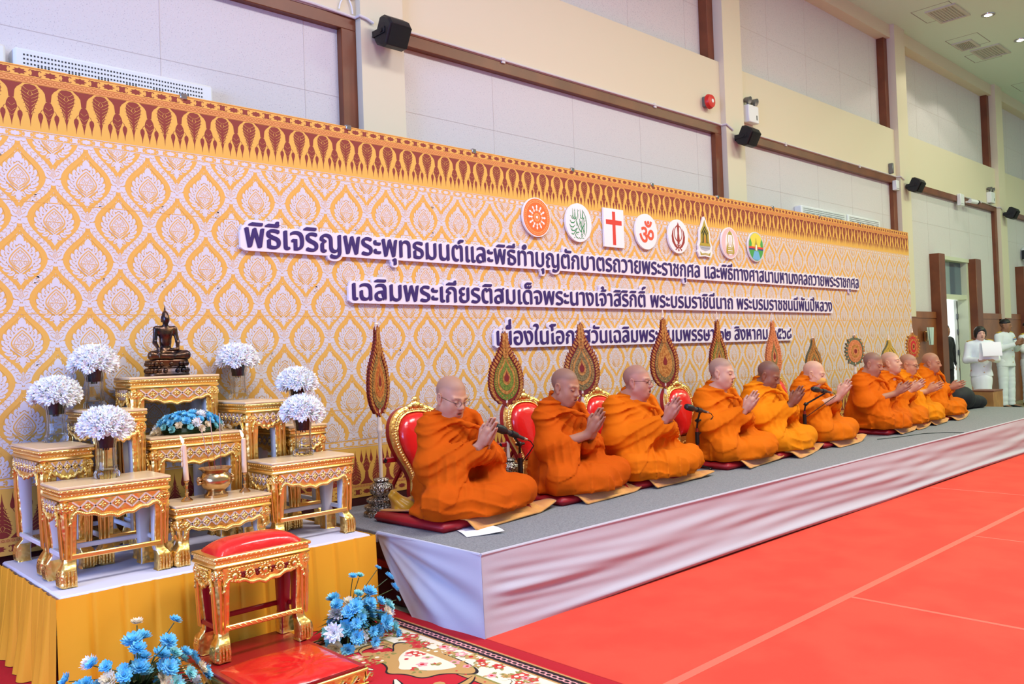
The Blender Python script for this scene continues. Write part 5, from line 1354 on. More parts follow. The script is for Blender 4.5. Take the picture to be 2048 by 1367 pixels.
def fan(x, y, kind, rz, zb, zt, w, cols, lab, ring=False):
    t = thing('ceremonial_fan', lab, 'ceremonial fan', (x, y, SH), rz, 'ceremonial fans behind the seated row')
    q = MB(SILVER); R_ = .112
    q.lathe([(R_, 0), (R_, .022), (R_*.90, .026), (R_*.86, .034), (R_*.95, .044), (R_*.97, .058), (R_*.84, .066), (R_*.70, .070), (R_*.70, .080), (R_*.82, .088), (R_*.84, .100), (R_*.70, .108), (R_*.46, .114), (R_*.46, .124), (R_*.60, .134), (R_*.66, .158), (R_*.60, .182), (R_*.42, .196), (R_*.36, .204), (R_*.44, .212), (R_*.40, .222), (.014, .228), (.001, .228)], 32); q.build('silver_base', t, 60)
    if ring:
        q = MB(FM['maroon']); q.lathe([(R_*.70, .071), (R_*.715, .075), (R_*.70, .079)], 24); q.build('red_ring', t)
    q = MB(POLE); zb_, zt_ = zb-SH, zt-SH
    q.lathe([(.012, .225), (.011, zb_-.10), (.017, zb_-.085), (.019, zb_-.07), (.013, zb_-.055), (.015, zb_-.03), (.011, zb_), (.009, zb_+.06)], 16); q.build('pole', t)
    H = zt_-zb_; sp = .075; Hb = H-sp
    q = MB(POLE); z0 = zb_+Hb; q.lathe([(.011, z0-.02), (.010, z0+.01), (.013, z0+.015), (.009, z0+.025), (.011, z0+.03), (.007, z0+.045), (.009, z0+.05), (.003, z0+.07), (.0005, z0+.085)], 14); q.build('finial', t)
    def shape(k, off=0):
        pts = []; n = 24
        for i in range(n+1):
            u = i/n
            if kind == 'drop': ww = w/2*(math.sin(PI*min(1, u*1.02)**.62)**1.0)*(1 if u < .55 else max(.0, 1-((u-.55)/.45)**1.5)*.55+.45*(1-(u-.55)/.45))
            else: ww = w/2*math.sqrt(max(0, 1-(2*u-1)**2))
            zc = zb_+Hb*(.40 if kind == 'drop' else .5); z = zb_+Hb*u
            pts.append((ww*k, zc+(z-zc)*k+off))
        return pts+[(-a, z) for a, z in pts[-2:0:-1]]
    bl = MB(FM[cols[0]]); bl.prism(shape(.96), -.006, .006)
    o = bl.build('blade', t, 0)
    fl = MB(FM[cols[1]]); base = shape(.93); n = len(base)
    fl2 = FM[cols[0]]
    for i in range(0, n, 1 if kind == 'drop' else 3):
        px, pz = base[i]; nx, nz = base[(i+1) % n][0]-base[i-1][0], base[(i+1) % n][1]-base[i-1][1]; l = math.hypot(nx, nz) or 1; nx, nz = nz/l, -nx/l
        if kind == 'drop':
            a = math.atan2(nz*.6+.8, nx)
            L = .038 if i > 1 else .026
        else: a = math.atan2(nz, nx); L = .034
        for yy in (-.007, .007):
            fl.m(FM[cols[0]]); fl.prism(leaf((px-.012*math.cos(a), pz-.012*math.sin(a)), a, L*1.2, .028), yy-.003, yy+.003)
            fl.m(FM[cols[1]]); fl.prism(leaf((px-.010*math.cos(a), pz-.010*math.sin(a)), a, L, .015), yy-.005, yy+.005)
    fl.build('flame_edge', t, 0)
    e = MB(FM[cols[2]])
    for yy, k_ in ((-1, 0), (1, 0)):
        e.m(FM[cols[2]]); e.prism(shape(.78), yy*.007-.002, yy*.007+.002)
        e.m(FM[cols[1]]); e.prism(shape(.58), yy*.0085-.002, yy*.0085+.002)
        e.m(FM[cols[3]]); e.prism(shape(.46), yy*.010-.002, yy*.010+.002)
        e.m(FM[cols[1]]); e.prism(shape(.26), yy*.0115-.002, yy*.0115+.002)
        e.m(FM['maroon']); e.prism(shape(.15), yy*.013-.002, yy*.013+.002)
        if kind == 'drop':
            e.m(FM[cols[1]])
            for i in range(7): zz = zb_+Hb*(.66+.045*i); e.prism(leaf((-.004, zz), PI/2+.45, .04, .016), yy*.011-.002, yy*.011+.002); e.prism(leaf((.004, zz), PI/2-.45, .04, .016), yy*.011-.002, yy*.011+.002)
        bs = shape(.68)
        e.m(FM[cols[1]])
        for i in range(0, len(bs)): e.prism(circ(.006, 6, *bs[i]), yy*.009-.002, yy*.009+.002)
    e.build('embroidery', t, 0)
fan(2.935, 4.29, 'drop', .48, .985, 1.615, .235, ('maroon', 'gold', 'olive', 'orange'), 'tall pointed fan seen nearly edge-on, closest to the altar')
fan(4.03, 4.32, 'drop', -.27, .975, 1.572, .245, ('maroon', 'gold', 'green', 'green'), 'pointed fan with green bands and flame edge, right of the first seated person', True)
fan(4.83, 4.32, 'drop', -.65, .995, 1.638, .25, ('maroon', 'gold', 'olive', 'olive'), 'pointed fan with dull gold embroidery above the thin second person')
fan(5.89, 4.32, 'drop', -.37, 1.0, 1.682, .25, ('maroon', 'gold', 'olive', 'gold'), 'pointed fan with orange diamond centre right of the stout person with glasses')
fan(6.75, 4.34, 'drop', -.06, 1.0, 1.672, .24, ('maroon', 'gold', 'green', 'olive'), 'pointed fan behind the head of the pale fourth person')
fan(7.75, 4.34, 'drop', -.06, 1.0, 1.668, .24, ('copper', 'copper', 'copper', 'olive'), 'copper-coloured pointed fan behind the darker fifth person')
fan(8.55, 4.32, 'drop', -.12, 1.0, 1.475, .25, ('teal', 'gold', 'gold', 'olive'), 'short leafy gold fan behind the masked person')
fan(9.55, 4.32, 'round', -.2, 1.08, 1.495, .33, ('teal', 'copper', 'copper', 'gold'), 'round sunburst fan with green scalloped edge')
fan(10.5, 4.32, 'drop', -.2, 1.05, 1.43, .26, ('teal', 'yellow', 'yellow', 'green'), 'small spiky yellow fan behind the tall-headed person')
fan(11.35, 4.36, 'round', -.24, 1.10, 1.52, .25, ('gold', 'gold', 'red', 'red'), 'oval red fan with gold border, farthest from the altar')
# cushions and plush mats
REDC = mat('red_cushion', (158, 16, 28), .45)
def seat(x, y, i, rz, lab, kx=1.0):
    t = thing('red_cushion', 'flat red seat cushion %s' % lab, 'cushion', (x, y+.06, SH), rz*.4, 'red seat cushions')
    q = MB(REDC); q.box((-.36*kx, -.33, .001), (.36*kx, .30, .055), .022); q.build('cover', t, 60)
    rn = random.Random(i*7+1); ph = rn.random()*6; a1 = rn.uniform(.6, 1.1)
    def fn(u, v):
        X, Y = (u-.5)*.78, -.34+v*.74
        out = max(0, -Y-.26, X-.20, -X-.44); out2 = max(0, -.33-Y)
        z = .064-min(.050, out*.75)+.006*math.sin(X*9+ph)+.004*math.sin(Y*11+X*5+ph)
        z += .045*a1*max(0, u-.75)/.25*math.exp(-((v-.05)/.16)**2)+.030*max(0, .10-u)/.10*math.exp(-((v-.55)/.2)**2)
        return (X+.01*math.sin(v*7+ph), Y+.012*math.sin(u*6+ph), max(z, .013))
    q = MB(TAN); q.grid(fn, 40, 40)
    n = len(q.v); q.add([(a, b_, c-.010) for a, b_, c in q.v[:]], []); 
    nu = 41
    for j in range(40):
        for k in range(40): q.f.append([n+j*nu+k, n+(j+1)*nu+k, n+(j+1)*nu+k+1, n+j*nu+k+1]); q.mi.append(0)
    bd_ = [k for k in range(41)]+[j*nu+40 for j in range(1, 41)]+[40*nu+k for k in range(39, -1, -1)]+[j*nu for j in range(39, 0, -1)]
    for a, b_ in zip(bd_, bd_[1:]+bd_[:1]): q.f.append([b_, a, n+a, n+b_]); q.mi.append(0)
    o = q.build('plush_mat', None, 180); o.location = (x+.13*kx, y+.02, SH); o.rotation_euler = (0, 0, rz+.09); o.scale = (kx, 1, 1); tag(o, 'tan plush mat %s' % lab, 'mat', 'tan plush mats')
    return t
# ------------------------------------------------------------------ people
def wrap(prims, c, Rm):
    c = np.array(c, float); Rn = np.array(Rm)
    return [((lambda P, f=f: f((P-c)@Rn)), k) for f, k in prims]
def sm(x, a, b): t = np.clip((x-a)/(b-a), 0, 1); return t*t*(3-2*t)
def glasses(o, parent, c, Rm, colr=(60, 54, 50), r=.0012, thick=False):
    w = o.get('w', 1.0); Mx = Matrix.Translation(c) @ Matrix(Rm).to_4x4()
    q = MB(mat('spectacle_frame_%d' % colr[0], colr, .3, .5)); q.M = Mx
    for s in (-1, 1):
        q.tube([(s*.031*w+.021*math.cos(a), -.098, .000+.015*math.sin(a)) for a in np.linspace(0, 2*PI, 17)], r*(1.5 if thick else 1), 6)
        q.tube([(s*(.031*w+.021), -.097, .006), (s*.074*w, -.075, .009), (s*.083*w, .0, .008), (s*.083*w, .012, .0)], r*1.25, 6)
    q.tube([(-.011, -.099, .004), (0, -.102, .006), (.011, -.099, .004)], r, 6)
    g = q.build('eyeglasses', parent)
    q = MB(mat('spectacle_lens', (240, 244, 246), .03, alpha=.16)); q.M = Mx
    for s in (-1, 1): q.add([(s*.031*w+.0195*math.cos(a), -.0985, .0138*math.sin(a)) for a in np.linspace(0, 2*PI, 16, endpoint=False)], [tuple(range(16))])
    q.build('lenses', g)
def monk(i, x, y, o, lab, h, hr):
    g = o.get('girth', 1.0); kn_ = o.get('knee', .31); sc = o.get('scale', 1.0); z0 = SH+.058
    hc = np.array((o.get('hx', 0), -.045+o.get('hy', 0), .632+o.get('hz', 0)))
    Rm = Euler((o.get('nod', .25), o.get('roll', 0), o.get('yaw', 0))).to_matrix()
    u = np.array((0, -.62, .785)); u = u if 'u' not in o else np.array(o['u'], float); u /= np.linalg.norm(u); wd = np.array((0, -u[2], u[1]))
    B = np.array((o.get('bx', 0), -.255+o.get('by', 0), .375+o.get('bz', 0)))
    Sx, Ex = .155*g, .225*g
    R_, L_ = np.array((-1., 0, 0)), np.array((1., 0, 0))
    head = wrap(head_prims(o), hc, Rm)
    P = head+[cap((0, .03, .54), (0, .035, .46), .060, .09, .04), cap((0, .04, .45), (0, .04, .12), .10*g, .11*g, .05)]
    for s, n_ in ((-1, R_), (1, L_)):
        S0 = (s*Sx, .03, .465); E0 = (s*Ex, -.055, .26); W0 = B+n_*.022-u*.03
        P += [cap((0, .035, .45), S0, .07, .055, .04), cap(S0, E0, .050, .042, .03), cap(E0, W0, .043, .027*o.get('hs', 1), .02), cap(W0, B+n_*.018+u*.02, .027, .025, .015)]
        P += [cap((s*.08, .03, .09), (s*kn_, -.21, .08), .085, .055, .04), cap((s*kn_, -.21, .07), (-s*.05, -.28, .05), .045, .034, .03), cap((-s*.05, -.26, .045), (-s*.12, -.26, .035), .030, .024, .02)]
    hands = hand_prims(B, u, wd, R_, o.get('hs', 1.0))+hand_prims(B, u, wd, L_, o.get('hs', 1.0))
    P = P+hands
    def cols(V):
        c = np.repeat(np.array(lin(o['skin']))[None], len(V), 0); m = V[:, 2] > .5
        hd = (V[m]-hc)@np.array(Rm); near = np.linalg.norm(hd, axis=1) < .19
        cc = head_cols(hd, o, None); idx = np.where(m)[0][near]; c[idx] = cc[near]
        return c
    body = soft_mesh('person', field(P), (-.46, -.48, -.01), (.46, .22, .82+o.get('hz', 0)), hr, SKIN, None, cols, 1)
    body.location = (x, y, z0); body.scale = (1.02*sc, 1.02*sc, 1.045*sc); tag(body, lab, 'person', 'seated chanting people in orange robes')
    # ---- robe
    Q = [elp((0, .045, .20), (.195*g, .150*g, .22), .05), elp((0, .035, .38), (.180*g, .125*g, .16), .06), cap((-Sx*.95, .03, .475), (Sx*.95, .03, .475), .070, .070, .05),
         cap((0, .03, .50), (0, .025, .55), .096, .076, .035), elp((0, .11, .12), (.22*g, .15, .15), .05)]
    if g > 1.1: Q += [elp((0, -.07, .22), (.17*g, .13*g, .15), .06)]
    for s, n_ in ((-1, R_), (1, L_)):
        S0 = (s*Sx, .03, .455); E0 = (s*Ex, -.055, .255); W0 = B+n_*.030-u*(.055+.05*o.get('bare', 0)); W0[1] += .03*o.get('bare', 0)
        if o.get('bare') and s < 0: W0 = W0*.5+np.array(E0)*.5
        Q += [cap(S0, E0, .075, .080, .04), cap(E0, W0, .082, .058, .04), cap((s*Ex*.85, -.06, .22), (s*.15, -.13, .13), .075, .085, .05)]
        Q += [cap((s*.09, .02, .09), (s*(kn_+.025), -.225, .085), .122, .084, .05), cap((s*(kn_+.025), -.225, .075), (-s*.02, -.305, .062), .080, .070, .04)]
    Q += [elp((0, -.13, .085), (.23, .19, .085), .05), elp((0, -.10, .02), (kn_+.07, .28, .045), .04)]
    dr = o.get('drape', 0)
    Q += [cap((-.13, -.15, .27), (-.17-.02*dr, -.20, .10), .060, .075, .05)]
    if dr: Q += [elp((.10, -.28, .08), (.20, .12, .075), .05), elp((.30, -.16, .08), (.14, .14, .08), .05)]
    # rolled edges: shawl collar and sash over the left shoulder
    Q += chainc([(-.07, .075, .545), (-.085, .01, .530), (-.050, -.065, .500), (.02, -.110, .468), (.10, -.125, .445)], [.018, .018, .017, .015, .012], .018)
    Q += chainc([(.07, .075, .545), (.105, .02, .540), (.130, -.06, .505), (.125, -.125, .43), (.14, -.15, .34), (.17, -.155, .27)], [.016, .018, .018, .016, .014, .012], .02)
    Q += chainc([(-.07, .075, .545), (.0, .10, .55), (.07, .075, .545)], [.018, .02, .018], .02)
    # openings: neck and both sleeves
    fwd = np.array(Rm) @ np.array((0, -.07, -.10))
    Q += [neg(cap((0, -.005, .575), (0, -.04, .66), .058, .085, .02))]
    for s, n_ in ((-1, R_), (1, L_)):
        if o.get('bare') and s < 0: a = (B+n_*.03-u*.06)*.5+np.array((s*Ex, -.055, .255))*.5; d = (B-a); d = d/np.linalg.norm(d); Q += [neg(cap(a-d*.005, a+d*.10, .038, .06, .008))]
        else: a = B+n_*.026-u*.075; Q += [neg(cap(a, B+n_*.03+u*.06, .034, .055, .008))]
    am = o.get('fold', 1.0)
    def ridge(s, k=1.6): return (1-np.abs(np.sin(s)))**k
    def post(Pp, d):
        xx, yy, zz = Pp.T
        w1 = wob(Pp, 7, i*3+1); w2 = wob(Pp, 13, i*3+2); w3 = wob(Pp, 5, i*3+3)
        dx, dz = xx-.19+.2*np.clip(yy, -.15, .15), zz-.54
        th = np.arctan2(dz, dx); r_ = np.hypot(dx, dz)
        tor_ = sm(zz, .14, .24); near = np.clip((r_-.09)/.16, 0, 1)*(1-.75*np.exp(-((xx-.02)**2+(yy+.10)**2+(zz-.47)**2)/.006))
        f1 = ridge(th*13+w1*.9)*(.5+.5*sm(w3, -.6, .4)); f1b = ridge(th*29+w2*1.0, 1.2)*sm(w1, -.5, .5)
        d = d-am*tor_*near*(.0230*f1+.0100*f1b-.008)*(1-.5*sm(yy, .06, .14))
        # layered edges of the shawl: each step is one thickness of cloth
        e1 = zz-.40+.55*(xx+.02)+.05*w3                       # sash crossing the chest
        d = d-.007*(1-sm(e1, -.004, .004))*tor_
        e2 = zz-.185-.10*np.sin(xx*5+1.2)-.25*(yy+.1)+.02*w2  # shawl hem lying over the lap
        d = d-.008*sm(e2, -.004, .004)*(1-sm(zz, .30, .36))
        # lap: tension folds run along each thigh, softer over the knees
        lap = 1-sm(zz, .12, .22); kn = np.exp(-((np.abs(xx)-kn_)**2+(yy+.22)**2)/.012)
        s2 = (np.abs(xx)*.62+yy*.78)*30+w1*.9; s4 = zz*46+xx*9+w2*1.4
        d = d-am*lap*(1-.85*kn)*(.021*ridge(s2)*(.4+.6*sm(w3, -.4, .5))+.012*ridge(s4)*sm(w1, -.2, .5)-.005)
        e3 = yy+.31-.55*np.abs(xx+.05)+.03*w2                  # lower hem in front
        d = d-.007*sm(e3, -.004, .004)*(1-sm(zz, .08, .13))
        # bunched cloth hanging from the right forearm
        hg = np.exp(-((xx+.14)**2+(yy+.17)**2)/.018)*sm(zz, .08, .14)*(1-sm(zz, .28, .34))
        d = d-am*hg*.015*ridge((xx*.8-yy*.6)*62+w1*.8)
        return np.maximum(d, .004-zz)
    RB = mat('saffron_robe_%d_%d' % (o['robe'][0], o['robe'][1]), o['robe'], .85, bump=('wavez', 5, .14, .010), spec=.15)
    rb = soft_mesh('robe', field(Q, post), (-.50, -.50, -.01), (.50, .30, .62), h, RB, body, None, 0)
    if o.get('glasses'): glasses(o, body, Vector(hc), Rm, o['glasses'], thick=o.get('thick', False))
    if o.get('mask'):
        q = MB(mat('yellow_mask', (226, 172, 84), .8, bump=('noise', 60, .2, .003))); q.M = Matrix.Translation(Vector(hc)) @ Rm.to_4x4()
        def mk(u_, v_):
            a = (u_-.5)*2.3; zz = -.018-.085*v_; rr = .071-.012*(v_-.4)**2*4+.007*math.sin(PI*v_)*math.exp(-(a/.6)**2)+.010*math.exp(-(a/.35)**2)*(1-v_)
            return (rr*math.sin(a)*1.0, -.022-rr*math.cos(a)*1.12+.028*v_*abs(v_), zz)
        q.grid(mk, 20, 12)
        for s in (-1, 1): q.tube([(s*.066, -.045, -.03), (s*.080, -.01, -.01), (s*.086, .02, .01)], .0016, 5)
        q.build('face_mask', body, 180)
    return body
S1, S2, S3, S4 = (194, 144, 114), (174, 122, 92), (142, 94, 68), (206, 160, 130)
D1, D2, D3 = (192, 80, 0), (208, 102, 2), (220, 126, 6)
MK = [
 (3.15, 3.84, dict(skin=S1, robe=D1, nod=.36, yaw=.06, hx=-.03, hy=.02, hz=-.01, open=.004, glasses=(90, 80, 70), w=1.02, girth=.94, stub=.30, jaw=1.1), 'bald person in deep orange robe with thin glasses, hands joined, seated nearest the altar', .0080, .0050),
 (4.10, 3.86, dict(skin=S2, robe=D1, nod=.26, yaw=.16, w=.94, girth=.80, stub=.45, bare=1, cheek=.8, jaw=.9, bz=-.01), 'thin elderly bald person in deep orange robe with bare right forearm, second from altar', .0080, .0050),
 (4.86, 3.85, dict(skin=(186, 132, 108), robe=D2, nod=.05, yaw=.30, w=1.06, girth=1.22, stub=.35, open=.010, glasses=(40, 36, 36), jaw=1.25, cheek=1.2, drape=1, by=-.04, bz=.015, eyes=1), 'stout bald person in bright orange robe with dark-rimmed glasses and open mouth', .0080, .0055),
 (5.98, 3.86, dict(skin=S4, robe=D2, nod=.12, yaw=.22, w=1.0, girth=1.08, stub=.5, open=.004, drape=1, hz=.02), 'pale round-headed person in orange robe behind the second microphone, hands joined', .0095, .0060),
 (6.72, 3.86, dict(skin=S3, robe=D3, nod=.42, yaw=.18, w=1.04, girth=1.1, stub=.45, hz=-.03, jaw=1.2, cheek=1.2), 'darker stout person in yellowish orange robe, head bowed, fifth from the altar', .0095, .0060),
 (7.60, 3.88, dict(skin=(214, 166, 134), robe=D2, nod=.22, yaw=.20, w=.95, girth=.98, stub=.15, hz=-.05, mask=1, bare=1, bz=.02, by=-.03), 'bald person in orange robe wearing a yellow face mask behind the third microphone', .0095, .0062),
 (8.86, 3.86, dict(skin=S2, robe=(204, 92, 0), nod=.32, yaw=.05, w=1.04, girth=1.12, stub=.5, bare=1, bz=-.02, by=-.03, jaw=1.15, u=(0, -.85, .55)), 'broad person in orange robe right of the masked one, head lowered, before the sunburst fan', .0105, .0064),
 (9.42, 3.90, dict(skin=S4, robe=D2, nod=-.12, yaw=.05, w=1.0, girth=1.05, stub=.25, hz=.0, bz=-.03, u=(0, -.8, .6)), 'bald person in orange robe with chin raised, third from the far end of the row', .0105, .0064),
 (9.95, 3.92, dict(skin=(196, 142, 108), robe=D3, nod=.20, yaw=.10, w=.98, girth=1.0, stub=.4, hz=-.04, glasses=(38, 30, 30), thick=True, bare=1, bz=-.06, u=(0, -.9, .45)), 'person in yellowish orange robe with thick dark glasses, second from the far end', .0105, .0064),
 (10.72, 3.95, dict(skin=S2, robe=D2, nod=.10, yaw=.12, w=.98, girth=1.0, stub=.15, hz=-.04, bz=-.07, u=(0, -.95, .35)), 'bald person in orange robe at the far end of the row, beside the doorway', .0105, .0064)]
for i, (x, y, o, lab, h, hr) in enumerate(MK):
    o['knee'] = (.275, .25, .30, .265, .26, .255, .22, .21, .21, .26)[i]; monk(i, x, y, o, lab, h, hr)
    who = ('nearest the altar', 'under the thin second person', 'under the stout person with glasses', 'under the pale fourth person', 'under the bowed fifth person', 'under the masked person', 'under the person before the sunburst fan', 'under the person with raised chin', 'under the person with thick glasses', 'at the far end of the row')[i]
    seat(x, y-.02, i, (.10, .05, -.04, .06, .12, .02, .05, .03, .04, .06)[i], who, (1, .95, .95, 1, .95, .95, .76, .72, .76, .95)[i])
# ------------------------------------------------------------------ small things on the stage
def mic(px, py, head, tail, pivot, lab, boom=False):
    t = thing('microphone_stand', lab, 'microphone', (px, py, SH), group='microphones on short stands')
    L_ = lambda p: Vector((p[0]-px, p[1]-py, p[2]-SH))
    h_, tl, pv = L_(head), L_(tail), L_(pivot)
    q = MB(mat('black_metal', (20, 20, 22), .35)); top = Vector((0, 0, pv.z-.06))
    q.tube([(0, 0, .02), top], .011, 10); q.tube([top-Vector((0, 0, .12)), top-Vector((0, 0, .03))], .017, 12); q.tube([top, pv], .008, 8); q.ell(pv, (.018, .018, .018), 10, 8); q.tube([pv+Vector((-.03, 0, 0)), pv+Vector((.04, 0, 0))], .008, 8)
    q.build('upright', t)
    q = MB(mat('red_steel_pole', (150, 60, 50), .3, .6)); q.tube([(0, 0, .05), (0, 0, max(.1, top.z-.13))], .0125, 10); q.tube([top-Vector((0, 0, .03)), top], .0122, 10); q.build('inner_pole', t)
    for k in range(3):
        a = k*2.094+.5; q = MB(mat('black_metal', (20, 20, 22), .35)); q.tube([(0, 0, .035), (.11*math.cos(a), .11*math.sin(a), .012)], .008, 8); q.ell((.115*math.cos(a), .115*math.sin(a), .011), (.018, .014, .010), 8, 6); q.build('leg', t)
    ax = (h_-tl).normalized(); n_ = (h_-tl).length
    q = MB(mat('microphone_grey', (66, 68, 72), .35, .4)); q.tube([tl+ax*n_*.20, tl+ax*n_*.72], [.010, .016], 14); q.build('handle', t)
    q = MB(BLACK); q.tube([tl+ax*n_*.70, tl+ax*n_*.74, tl+ax*n_*.80, tl+ax*n_*.92, tl+ax*n_*.98, h_], [.018, .024, .026, .026, .020, .006], 16); q.tube([tl+ax*n_*.40, tl+ax*n_*.56], [.019, .021], 14); q.build('grille_head', t)
    q = MB(CHROME); q.tube([tl+ax*n_*.12, tl+ax*n_*.20], .0105, 12); q.build('plug', t)
    q = MB(BLACK); q.tube([pv, tl+ax*n_*.45-Vector((0, 0, .02))], .008, 8); q.build('clip_arm', t)
    q = MB(BLACK); q.tube([tl+ax*n_*.12, tl, tl-ax*.03-Vector((0, 0, .02)), (pv+tl)/2-Vector((-.03, .01, .06)), Vector((.015, 0, pv.z-.12)), Vector((.015, -.005, .10)), Vector((.03, -.01, .02)), Vector((.10, -.03, .008)), Vector((.2, -.02, .008))], .0038, 6); q.build('cable', t)
mic(3.70, 3.86, (3.385, 3.74, .913), (3.70, 3.76, .795), (3.68, 3.84, .775), 'black microphone tilted towards the first seated person, on a short stand')
mic(5.60, 3.82, (5.33, 3.73, .905), (5.665, 3.73, .828), (5.60, 3.81, .775), 'black microphone on a short stand before the gilded chair in the middle')
mic(7.19, 3.74, (7.12, 3.62, .945), (7.50, 3.60, .885), (7.20, 3.73, .80), 'black microphone on a slanting arm before the masked person', True)
q = MB(PAPER)
q.grid(lambda u, v: (-.10+u*.21, -.15+v*.30, .002+.012*u*u*(1-v)+.004*math.sin(v*5)), 8, 8)
q.m(mat('print_grey', (150, 156, 190), .7))
for k in range(9): q.add([(-.07, .11-k*.016, .0062), (.04, .11-k*.016, .0062), (.04, .116-k*.016, .0066), (-.07, .116-k*.016, .0066)], [(0, 1, 2, 3)])
o = tag(q.build('printed_sheet', None, 0), 'printed white paper sheet lying half under the nearest plush mat', 'paper'); o.location = (2.985, 3.475, SH+.001); o.rotation_euler = (0, 0, -.42)
for k, (x, y, rz) in enumerate(((2.84, 4.075, .3), (2.93, 4.085, -.5))):
    t = thing('black_clip', 'small black clip on the stage, %s' % ('left one, before the first silver fan base' if k == 0 else 'right one, nearer the yellow cloth bag'), 'clip', (x, y, SH+.001), rz, 'small black clips')
    q = MB(BLACK); q.ell((0, 0, .016), (.040, .018, .016), 10, 6); q.ell((.03, .01, .014), (.022, .014, .014), 8, 6); q.build('grip', t)
    q = MB(CHROME); q.tube([(-.04, -.008, .01), (-.02, -.02, .022), (0, -.012, .028)], .003, 6); q.build('wire', t)
# golden cloth bag by the first cushion
Fb = field([elp((0, 0, .06), (.10, .07, .06), .02), elp((.05, -.03, .04), (.08, .05, .045), .03), cap((-.05, .02, .08), (-.09, .03, .14), .045, .03, .03)], lambda P, d: np.maximum(d-.010*(np.abs(np.sin(P[:, 0]*38+P[:, 2]*30+wob(P, 20, 4)*2))-.6), .002-P[:, 2]))
o = soft_mesh('cloth_bag', Fb, (-.16, -.12, -.01), (.17, .12, .20), .007, mat('golden_satin', (196, 146, 26), .35, sheen=.3)); o.location = (2.80+.19, 4.09, SH+.001); tag(o, 'crumpled golden cloth bag between the first silver fan base and the cushion', 'bag')
q = MB(BLACK); q.tube([(8.2, 3.52, SH+.004), (8.5, 3.43, SH+.004), (8.9, 3.36, SH+.004), (9.1, 3.22, SH+.004), (9.15, 3.05, SH+.004)], .004, 6); tag(q.build('microphone_cable'), 'black cable running across the stage to its front edge', 'cable')
q = MB(BLACK); q.tube([(3.95, 3.86, SH+.02), (4.03, 3.78, SH+.005), (4.16, 3.70, SH+.005), (4.26, 3.72, SH+.005), (4.32, 3.74, SH+.006)], .004, 6); q.ell((4.32, 3.74, SH+.018), (.03, .02, .018), 8, 6); tag(q.build('cable_connector'), 'black cable and connector on the stage behind the first person\'s mat', 'cable')
